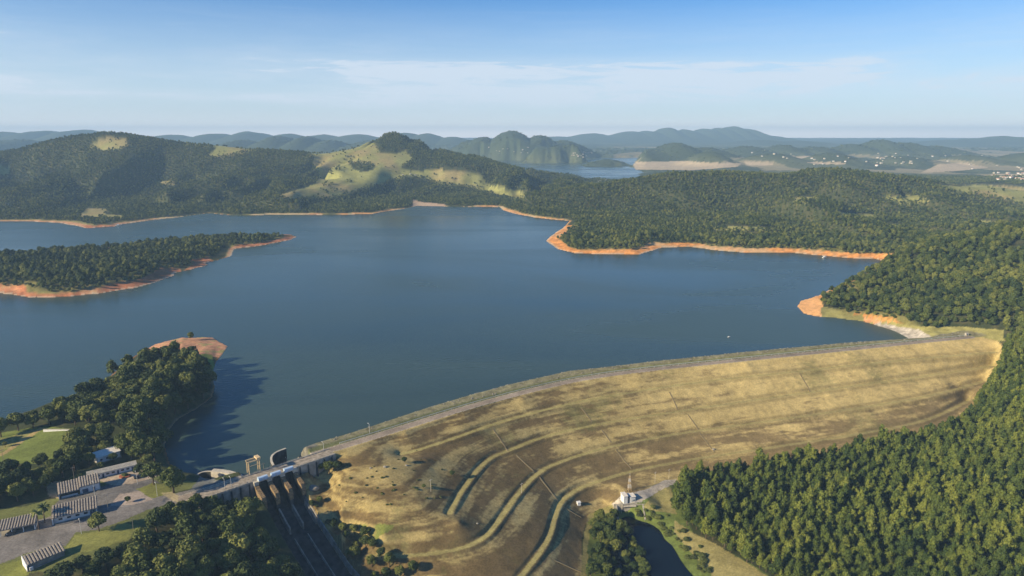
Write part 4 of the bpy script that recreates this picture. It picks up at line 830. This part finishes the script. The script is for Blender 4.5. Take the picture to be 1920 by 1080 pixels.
# drain channels down the slope
for (p0, p1) in [((925,805),(953,845)),((968,853),(1002,886)),((1012,895),(1045,940)),((1090,765),(1110,792)),((1128,806),(1146,830)),((1155,843),(1184,880)),((1255,735),(1270,768)),((1290,778),(1310,806)),((1312,812),(1340,848)),((1055,948),(1090,970)),((1040,1050),(1090,1072)),((1500,700),(1520,735)),((640,630),(640,630))][:12]:
    A_, B_ = at(*p0), at(*p1); b = MB(); n_ = 14; u = Vector((B_[0]-A_[0], B_[1]-A_[1])).normalized(); w = Vector((-u.y, u.x))*.45; pts = []
    for k in range(n_+1):
        t = k/n_; X_, Y_ = A_[0]+(B_[0]-A_[0])*t, A_[1]+(B_[1]-A_[1])*t; pts.append((X_, Y_, hz_at(X_, Y_)+.22))
    for (x0_, y0_, z0_), (x1_, y1_, z1_) in zip(pts[:-1], pts[1:]):
        b.add([(x0_-w.x,y0_-w.y,z0_),(x0_+w.x,y0_+w.y,z0_),(x1_+w.x,y1_+w.y,z1_),(x1_-w.x,y1_-w.y,z1_),(x0_-w.x,y0_-w.y,z0_-.6),(x0_+w.x,y0_+w.y,z0_-.6),(x1_+w.x,y1_+w.y,z1_-.6),(x1_-w.x,y1_-w.y,z1_-.6)], [(0,1,2,3),(0,3,7,4),(1,5,6,2)])
    b.build('drain_channel', mat('drain concrete', (.22,.17,.09), .9, .1), dam) if 'drain concrete' not in bpy.data.materials else b.build('drain_channel', bpy.data.materials['drain concrete'], dam)
# ------------------------------------------------------------------ buildings of the compound
M_ROOFD = mat('shade dark roof channel', (.27,.225,.185), .9, .15, noise=(1.5, .6, 1.3))  # sheet between the ribs darkened to paint in the channel shade
class Roof:
    def __init__(s, x0, x1, y0, y1, z0, z1, pitch=1.15, th=.18):
        a = s.a = MB(); b = s.b = MB()
        a.add([(x0,y0,z0),(x1,y0,z0),(x1,y1,z1),(x0,y1,z1),(x0,y0,z0+th),(x1,y0,z0+th),(x1,y1,z1+th),(x0,y1,z1+th)], [(0,3,2,1),(4,5,6,7),(0,1,5,4),(1,2,6,5),(2,3,7,6),(3,0,4,7)])
        n_ = max(2, int((x1-x0)/pitch)); w = (x1-x0)/n_*.27
        for k in range(n_):
            xc = x0+(x1-x0)*(k+.5)/n_; zz = th+.003
            b.add([(xc-w,y0+.02,z0+zz),(xc+w,y0+.02,z0+zz),(xc+w,y1-.02,z1+zz),(xc-w,y1-.02,z1+zz),(xc-w*.8,y0+.02,z0+zz+.35),(xc+w*.8,y0+.02,z0+zz+.35),(xc+w*.8,y1-.02,z1+zz+.35),(xc-w*.8,y1-.02,z1+zz+.35)], [(4,5,6,7),(0,1,5,4),(1,2,6,5),(2,3,7,6),(3,0,4,7)])
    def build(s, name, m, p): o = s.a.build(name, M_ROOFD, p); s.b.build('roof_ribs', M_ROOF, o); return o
def ribbed(_, x0, x1, y0, y1, z0, z1, pitch=.9): return Roof(x0, x1, y0, y1, z0, z1)
GZ = 11.0
def frame_px(pa, pb, z=GZ):
    A_, B_ = P(*pa, z), P(*pb, z); return A_, math.atan2(B_[1]-A_[1], B_[0]-A_[0]), math.dist(A_, B_)
def pad(x0, x1, y0, y1, p): MB().box(x0-.4, x1+.4, y0-.4, y1+.4, -2.5, .12).build('plinth', M_CONC, p)
# ribbed hall
A_, rz, Ln = frame_px((101,984), (183,964)); t = thing('workshop_hall', 'large white hall with ribbed brown roof beside the two palms', 'building', (*A_, GZ), rz)
pad(0, Ln, 0, 9, t); w = MB(); w.prism([(0.9,.12),(0.9,3.4),(9,5.2),(9,.12)], .15, Ln-3.2); w.build('wall', M_WHITE, t)
ribbed(MB(), -.5, Ln+.4, -.6, 9.4, 3.42, 5.5, 1.0).build('roof', M_ROOF, t)
MB().box(-.5, 0.0, -.6, 9.4, 0.12, 3.2).prism([(-.6,3.2),(9.4,5.35),(9.4,3.2)], -.5, 0).build('gable_wall', M_WHITE, t)
for k in range(4):
    x0 = 2+k*3.6
    wf = MB().box(x0, x0+1.9, .82, .9, 1.2, 2.4).build('window', M_WHITE, t); MB().box(x0+.12, x0+1.78, .78, .82, 1.3, 2.3).build('pane', M_GLASS, wf)
MB().box(Ln-2.7, Ln-1.7, .5, .6, .12, 2.2).build('door', M_DOOR, t); MB().box(Ln-.25, Ln, -.4, -.15, .12, 3.4).build('post', M_WHITE, t)
MB().box(Ln-3.2, Ln, 8.8, 9, .12, 5.1).build('back_wall', M_WHITE, t)
# two-part ribbed building
A_, rz, Ln = frame_px((112,936), (188,917)); t = thing('ribbed_roof_building', 'white building of two joined ribbed roofs, half of it open fronted', 'building', (*A_, GZ), rz)
h1 = Ln*.5; pad(0, Ln, 0, 8, t)
MB().box(-.3, .1, -1, 8, .12, 3.0).prism([(-1,3.0),(8,5.3),(8,3.0)], -.3, .1).build('gable_wall', M_WHITE, t)
MB().box(.1, h1, 7.6, 8, .12, 4.8).build('back_wall', M_WHITE, t)
MB().box(.8, h1-1, .2, .5, .12, 1.0).build('low_wall', M_WHITE, t)
MB().prism([(0,.12),(0,3.9),(8,5.6),(8,.12)], h1+.05, Ln-.1).build('wall', M_WHITE, t)
ribbed(MB(), -.4, h1-.1, -1.1, 8.3, 2.95, 5.35, .95).build('roof', M_ROOF, t); ribbed(MB(), h1, Ln+.3, -.7, 8.3, 3.95, 5.95, .95).build('roof', M_ROOF, t)
for x0 in (h1+1.2, h1+6.0, h1+8.2):
    if x0+1.2 < Ln: MB().box(x0, x0+(2.6 if x0 < h1+2 else 1.0), -.1, 0, .14, 2.3).build('door', M_DOOR, t)
# long windowed building
A_, rz, Ln = frame_px((166,902), (257,880)); t = thing('long_office', 'long low white building with a row of dark windows and grey roof', 'building', (*A_, GZ), rz)
pad(0, Ln, 0, 5.5, t); MB().box(.1, Ln-.1, .2, 5.4, .12, 3.0).build('wall', M_WHITE, t)
b = MB(); b.prism([(-.5,3.02),(5.9,3.02),(5.9,3.2),(2.7,4.1),(-.5,3.2)], Ln*.13, Ln+.3); b.build('roof', M_ROOFG, t)
MB().prism([(-.9,2.6),(5.4,3.3),(5.4,3.5),(-.9,2.8)], -.5, Ln*.13-.1).build('porch_roof', M_ROOFG, t)
k = 0; x0 = Ln*.17
while x0 < Ln-2:
    if k % 3 == 1: MB().box(x0, x0+.95, .1, .2, .14, 2.2).build('door', M_DOOR, t); x0 += 1.9
    else:
        wf = MB().box(x0, x0+1.7, .13, .2, 1.05, 2.25).build('window', M_WHITE, t); MB().box(x0+.1, x0+1.6, .08, .13, 1.15, 2.15).build('pane', M_GLASS, wf); x0 += 2.7
    k += 1
# pale roofed building among trees
A_, rz, Ln = frame_px((184,870), (226,856), 11.5); t = thing('pale_roof_building', 'white building with bright pale roof among the trees', 'building', (*A_, 11.6), rz)
pad(0, Ln, 0, 6, t); MB().box(0.05, Ln, 0, 6, .12, 3.6).build('wall', M_WHITE, t); MB().prism([(-.6,3.6),(6.5,4.9),(6.5,5.15),(-.6,3.85)], -.5, Ln+.5).build('roof', M_ROOFL, t)
for x0 in (1.2, 4.4, 7.6): wf = MB().box(x0, x0+1.5, -.07, 0, 1.2, 2.4).build('window', M_WHITE, t); MB().box(x0+.12, x0+1.38, -.11, -.07, 1.3, 2.3).build('pane', M_GLASS, wf)
# open sheds
def shed(pa, pb, dep, hh, name, lab, posts, wallback=True):
    A_, rz, Ln = frame_px(pa, pb); t = thing(name, lab, 'shed', (*A_, GZ), rz); pad(0, Ln, 0, dep, t)
    ribbed(MB(), -.4, Ln+.4, -.6, dep+.4, hh, hh+1.3, .95).build('roof', M_ROOF, t)
    for k in range(posts):
        xx = .3+(Ln-.6)*k/(posts-1); MB().box(xx-.15, xx+.15, 0.05, .35, .12, hh).build('post', M_WHITE, t)
    MB().box(0, Ln, dep-.3, dep, .12, hh+1.1).build('back_wall', M_WHITE, t); MB().box(Ln-.3, Ln+.05, .6, dep-.3, .12, 1.0).build('low_wall', M_WHITE, t)
shed((-22,1012), (67,993), 8, 3.2, 'open_shed', 'open fronted shed with ribbed roof at the edge of the wood', 5)
A_, rz, Ln = frame_px((52,1068), (122,1040), 10.8); t = thing('low_shed', 'low shed with ribbed roof and white gable end below the road', 'shed', (*A_, 10.5), rz)
pad(0, Ln, 0, 5.5, t); MB().prism([(.1,.12),(.1,2.3),(5.4,3.7),(5.4,.12)], .1, Ln-.1).build('wall', M_CONC, t); ribbed(MB(), .0, Ln+.3, -.5, 6, 2.35, 4.0, .9).build('roof', M_ROOF, t)
MB().box(-.4, -.02, -.8, 6.2, 0.0, 2.6).prism([(-.8,2.6),(6.2,4.5),(6.2,2.6)], -.4, -.02).build('gable_wall', M_WHITE, t); MB().box(.5, 1.8, -1.6, -.8, 0, 1.6).build('meter_box', M_WHITE, t)
# field furniture
A_, rz, Ln = frame_px((81,808), (140,808), 12.3); t = thing('white_wall', 'long low white stepped wall at the far end of the grass field', 'wall', (*A_, hz_at(*A_)), rz)
MB().box(0, Ln, 0, .8, -.5, 1.6).box(0, Ln, .8, 1.8, -.5, 1.1).build('wall_body', M_WHITE, t); MB().box(-.1, Ln+.1, -.08, .88, 1.6, 1.75).build('coping', M_CONCL, t)
A_ = at(165, 809); t = thing('small_kiosk', 'tiny white hut under trees beside the long white wall', 'hut', A_); MB().box(-1.8, 1.8, -1.2, 1.2, -.3, 2.2).build('wall', M_WHITE, t); MB().prism([(-1.4,2.2),(1.4,2.2),(0,2.9)], -2, 2).build('roof', M_ROOFL, t)
def goal(px, py, rz, lab):
    t = thing('football_goal', lab, 'goal', at(px, py), rz)
    for sx in (-2.8, 2.8): MB().tube((sx,0,-.2), (sx,0,2.4), .09).build('post', M_WHITE, t)
    MB().tube((-2.8,0,2.4), (2.8,0,2.4), .09).build('crossbar', M_WHITE, t); b = MB()
    for k in range(7): b.tube((-2.8+k*.93,0,2.4), (-2.8+k*.93,1.3,0), .02, n=4)
    b.build('net', M_GALV, t)
goal(22, 872, .1, 'white football goal at the near end of the grass field')
# poles
def pole(px, py, hh, name, lab, arm=0, z=None, m=M_GALV):
    t = thing(name, lab, 'pole' if name == 'utility_pole' else 'lamp', at(px, py, z), RA); MB().tube((0,0,-.3), (0,0,hh), .13, .08, 7).build('shaft', m, t)
    if name == 'utility_pole': MB().box(-1.1, 1.1, -.08, .08, hh-.7, hh-.5).build('crossarm', m, t)
    else:
        MB().tube((0,0,hh), (0,arm or 1.4,hh+.35), .06).build('arm', m, t); MB().box(-.16, .16, (arm or 1.4)-.2, (arm or 1.4)+.5, hh+.28, hh+.42).build('lamp_head', M_WHITE, t)
for px, py, hh, lab in [(178,931,8,'street lamp in front of the two part ribbed building'),(258,908,7,'street lamp beside the parked cars'),(295,930,7,'street lamp on the small triangular lawn'),(153,1001,7,'street lamp beside the road opposite the large hall'),(422,918,6,'street lamp on the road left of the gantry crane'),(434,915,6,'street lamp nearest the gantry crane on its left'),
        (538,871,7,'street lamp on the road beside the tall curved wall'),(518,868,6.5,'street lamp in front of the tall curved wall'),(693,812,6,'street lamp on the lake edge of the dam crest'),(607,845,5,'street lamp on the crest just beyond the spillway')]:
    pole(px, py, hh, 'street_lamp', lab)
for px, py, hh, lab in [(140,903,9,'pole rising against the dark trees behind the ribbed building'),(203,957,9,'pole beside the planted island in the yard'),(495,885,9,'thin pole with crossarm between the gantry and the curved wall'),(808,922,8,'thin pale pole on the knoll beside the dark low tree'),(978,925,7,'pole beside the third berm track'),(1228,905,8,'pole on the slope beside the gravel yard'),(1254,897,7,'pole nearest the plantation beside the gravel yard'),
        (250,992,6,'pole in the shade below the road edge'),(8,872,10,'pole at the near end of the grass field'),(1165,962,7,'pole on the left side of the outlet')]:
    pole(px, py, hh, 'utility_pole', lab, m=M_WOOD if px < 700 else M_CONCL)
# planted beds, cars
t = thing('flower_bed', 'ring shaped bed of reddish flowers in front of the long office', 'flower bed', (*P(234,893,GZ), GZ), 0); b = MB(); n_ = 20
ring = [(3.1*math.cos(i*2*math.pi/n_), 2.4*math.sin(i*2*math.pi/n_)) for i in range(n_)]; b.prism(ring, -.3, .45, 'z'); b.build('bed', M_FLOWER, t)
o = bpy.data.objects.new('shrub', BUSHM[0]); COL.objects.link(o); o.parent = t; o.location = (0,0,.4); o.scale = (1.2,.9,.8)
def car(px, py, rz, lab, gr=None):
    t = thing('parked_car', lab, 'car', (*P(px, py, GZ), hz_at(*P(px, py, GZ))), rz, gr)
    MB().prism([(-2.1,.35),(2.1,.35),(2.15,.8),(1.3,.95),(.7,1.45),(-1.2,1.45),(-1.7,.98),(-2.15,.9)], -.85, .85, 'y').build('body', M_CAR, t)
    MB().prism([(1.15,.98),(.66,1.36),(-1.12,1.36),(-1.5,1.0)], -.87, .87, 'y').build('window', M_GLASS, t)
    for sx in (-1.35, 1.35):
        for sy in (-.8, .8): MB().tube((sx,sy-.1,.33), (sx,sy+.1,.33), .33, n=12).build('wheel', M_RUBBER, t)
car(254, 895, RA+1.5, 'dark car parked beside the flower bed, the left one of two'); car(262, 893, RA+1.5, 'dark car parked nearer the trees, the right one of two')
car(20, 1003, RA, 'dark car standing under the open fronted shed')
# control house, mast and outlet below the dam
cp = at(1178, 941); HZ = hz_at(cp[0], cp[1])
t = thing('control_house', 'small white house with two blocks below the dam beside the outlet', 'building', (*cp[:2], HZ), .25)
MB().box(-4.8, 4.8, -2.6, 4, -2, .12).build('plinth', M_CONC, t)
MB().box(-4.0, -1.4, -2.0, 3.2, .12, 5.2).build('wall', M_WHITE, t); MB().box(.5, 4.0, -1.8, 2.8, .12, 4.0).build('wall', M_WHITE, t); MB().box(-1.38, .48, -.6, 2.6, .12, 3.2).build('link_wall', M_CONC, t)
for x0, x1, y0, y1, z0 in ((-4.3,-1.2,-2.3,3.5,5.2),(.3,4.3,-2.1,3.1,4.0)): MB().box(x0, x1, y0, y1, z0, z0+.3).build('roof', M_ROOFL, t)
MB().box(1.3, 2.2, -1.9, -1.8, .14, 2.2).build('door', M_GALV, t); MB().box(2.7, 3.5, -1.88, -1.8, 1.3, 2.2).build('window', M_GLASS, t)
mpos = at(1180, 920); t = thing('lattice_mast', 'red and white lattice mast behind the small white control house', 'mast', mpos, .3)
for k in range(5):
    b = MB(); z0, z1 = k*2.1, (k+1)*2.1; w0, w1 = .95-.13*k, .95-.13*(k+1); cs = [(1,1),(1,-1),(-1,-1),(-1,1)]
    for i, (sx, sy) in enumerate(cs):
        nx_, ny_ = cs[(i+1) % 4]; b.tube((sx*w0,sy*w0,z0), (sx*w1,sy*w1,z1), .09, n=4); b.tube((sx*w0,sy*w0,z0), (nx_*w1,ny_*w1,z1), .06, n=4); b.tube((sx*w1,sy*w1,z1), (nx_*w1,ny_*w1,z1), .06, n=4)
    b.build('mast_section', M_WHITE if k % 2 else M_TAN, t)
MB().tube((0,0,10.5), (0,0,12.6), .06).build('antenna', M_WHITE, t)
t = thing('outlet_works', 'concrete outlet headwall with short side walls at the head of the river', 'outlet', (*P(1180, 952, -33), -33), .05)
MB().box(-10, 10, -.5, .6, -8, 2.6).build('headwall', M_CONC, t); MB().box(-4, 4, -1.8, -.5, 1.6, 2.2).build('platform', M_CONCL, t)
for sx in (-8.5, 8.5): MB().prism([(-.5,-8),(-.5,2.4),(-8,-3.2),(-8,-8)], sx-.4, sx+.4).build('wing_wall', M_CONC, t)
for sx in (-5, -1.5, 2): MB().box(sx, sx+2.0, -.62, -.5, -7, -2).build('gate', M_STEEL, t)
b = MB()
for k in range(14): b.box(-10+k*1.5, -9.9+k*1.5, .45, .55, 2.6, 3.7)
b.box(-10, 10, .46, .54, 3.6, 3.7); b.build('railing', M_GALV, t)
# small things on the slopes
def rock(px, py, s, lab, m=M_ROCK, nm='rock'):
    r = random.Random(px); iv2, if2 = ICO2; b = MB(); b.add([(v[0]*s*(1+r.uniform(-.15,.15)), v[1]*s*.8*(1+r.uniform(-.15,.15)), v[2]*s*.7*(1+r.uniform(-.15,.15))) for v in iv2], if2.tolist())
    o = b.build(nm, m); X_, Y_, Z_ = at(px, py); o.location = (X_, Y_, Z_+s*.15); tag(o, lab, 'rock')
rock(722, 876, 1.2, 'pale rock on the knoll in front of the lone tree'); rock(588, 917, 3.0, 'big pale grey rock on the slope above the yellow green tree'); rock(695, 878, .8, 'small brown rock left of the pale rock on the knoll')
rock(762, 873, .9, 'small rock at the foot of the lone tree'); rock(1338, 843, 1.2, 'rock beside the drain channel above the lowest berm'); rock(895, 982, .7, 'small stone on the dark slope between two berm tracks')
t = thing('instrument_box', 'small white instrument hut alone on the grass slope', 'hut', at(1085, 946), .3); MB().box(-1.1, 1.1, -1.0, 1.0, -.4, 1.7).build('wall', M_WHITE, t); MB().box(-1.25, 1.25, -1.15, 1.15, 1.7, 1.95).build('roof', M_WHITE, t)
t = thing('guard_booth', 'small pale booth at the forest end of the dam crest', 'hut', at(1812, 629), .1); MB().box(-1.2, 1.2, -1, 1, -.3, 2.2).build('wall', M_CONCL, t); MB().prism([(-1.3,2.2),(1.3,2.2),(0,2.8)], -1.5, 1.5).build('roof', M_ROOFG, t); MB().box(-.4, .4, -1.05, -1.0, .1, 1.9).build('door', M_DOOR, t)
def boat(px, py, s, lab):
    X_, Y_ = P(px, py, 0); t = thing('small_boat', lab, 'boat', (X_, Y_, 0), .4)
    MB().add([(-3*s,-.9*s,.7*s),(1.6*s,-.9*s,.7*s),(3.2*s,0,.9*s),(1.6*s,.9*s,.7*s),(-3*s,.9*s,.7*s),(-2.8*s,-.6*s,-.2),(1.4*s,-.6*s,-.2),(2.5*s,0,-.2),(1.4*s,.6*s,-.2),(-2.8*s,.6*s,-.2)], [(0,1,2,3,4),(5,9,8,7,6),(0,5,6,1),(1,6,7,2),(2,7,8,3),(3,8,9,4),(4,9,5,0)]).build('hull', M_WHITE, t)
    MB().box(-1.2*s, .8*s, -.6*s, .6*s, .72*s, 1.7*s).build('cabin', M_WHITE, t)
boat(1367, 632, .55, 'tiny white boat alone on the open water near the dam'); boat(1546, 483, 1.5, 'white boat drawn up on the orange shore of the right bank'); boat(222, 423, 2.0, 'white boat moored at the sandy point across the lake')
# ------------------------------------------------------------------ far houses
HM = MB().box(-6,6,-4.5,4.5,-2,4.2); HR = MB().prism([(-5.2,4.2),(5.2,4.2),(0,7)], -6.6, 6.6)
hp = thing('distant_house', 'x', 'house', (0,0,-500)); HM.build('wall', M_WHITE, hp); HR.build('roof', M_TILE, hp)
HR2 = MB().prism([(-5.2,4.2),(5.2,4.2),(0,6)], -6.6, 6.6)
hp2 = thing('distant_house', 'x', 'house', (0,0,-500)); MB().box(-6,6,-4.5,4.5,-2,4.6).build('wall', M_CONCL, hp2); MB().prism([(-5.2,4.6),(5.2,4.6),(0,6)], -6.6, 6.6).build('roof', M_ROOFG, hp2)
clusters = [((1072,1112),(286,296),16,'small house of the pale lakeside village past the distant lake arm','houses of the lakeside village',1.5),((905,1010),(276,288),12,'small house below the blue hill past the centre ridge','houses below the blue hill',1.1),((1640,1725),(288,312),26,'small white house in the hazy hillside town beyond the right hill','houses of the hillside town',1.6),
 ((1500,1640),(290,312),10,'small house scattered among far fields and trees','houses among the far fields',1.3),((1860,1930),(325,340),26,'small house of the bright town beyond the yellow field','houses of the bright town',1.5),((1740,1930),(292,320),16,'lone house dotting the hazy plain left of the bright town','houses dotting the plain',1.3),((1122,1140),(334,342),5,'house in the saddle between the two wooded hills','houses in the saddle',1.0),((1400,1500),(276,300),8,'far house on the low hills beyond the sand flat','houses on the low hills',1.4),((0,40),(380,392),4,'house half hidden in woods above the left far shore','houses above the far shore',.8),((700,780),(322,332),3,'farm house on the pasture of the rounded hill','farm houses on the pasture',.8)]
nh = 0
for (xa, xb), (ya, yb), nn_, lab, gr, s in clusters:
    for k in range(nn_):
        px, py = random.uniform(xa, xb), random.uniform(ya, yb); X_, Y_, Z_ = at(px, py)
        if Z_ < 1: continue
        copy_tree(hp if random.random() < .15 else hp2, (X_, Y_, Z_+2*s*(s > .9)), random.uniform(0, 3), s*random.uniform(.4, .8), lab, gr); nh += 1
for q in (hp, hp2):
    for ch_ in list(q.children): bpy.data.objects.remove(ch_)
    bpy.data.objects.remove(q)
# ------------------------------------------------------------------ haze
hb = MB().box(-17500, 17500, -1500, 15900, -60, 336).build('haze', mat('haze')); tag(hb, 'thin blue haze over the whole valley', kind='stuff')
m = hb.data.materials[0]; t = m.node_tree; t.nodes.remove(t.nodes['Principled BSDF']); v = t.nodes.new('ShaderNodeVolumePrincipled')
v.inputs['Color'].default_value = (.43, .68, .95, 1); v.inputs['Density'].default_value = 0.000085; v.inputs['Anisotropy'].default_value = 0.0
t.links.new(v.outputs[0], [q for q in t.nodes if q.type == 'OUTPUT_MATERIAL'][0].inputs['Volume'])
print(str(('SCENE counts', cnt, 'bushes', bushes, 'houses', nh, 'controls', n, 'grid', NR, NT, 'ymax', Ys[-1], 'hmax', h.max())))
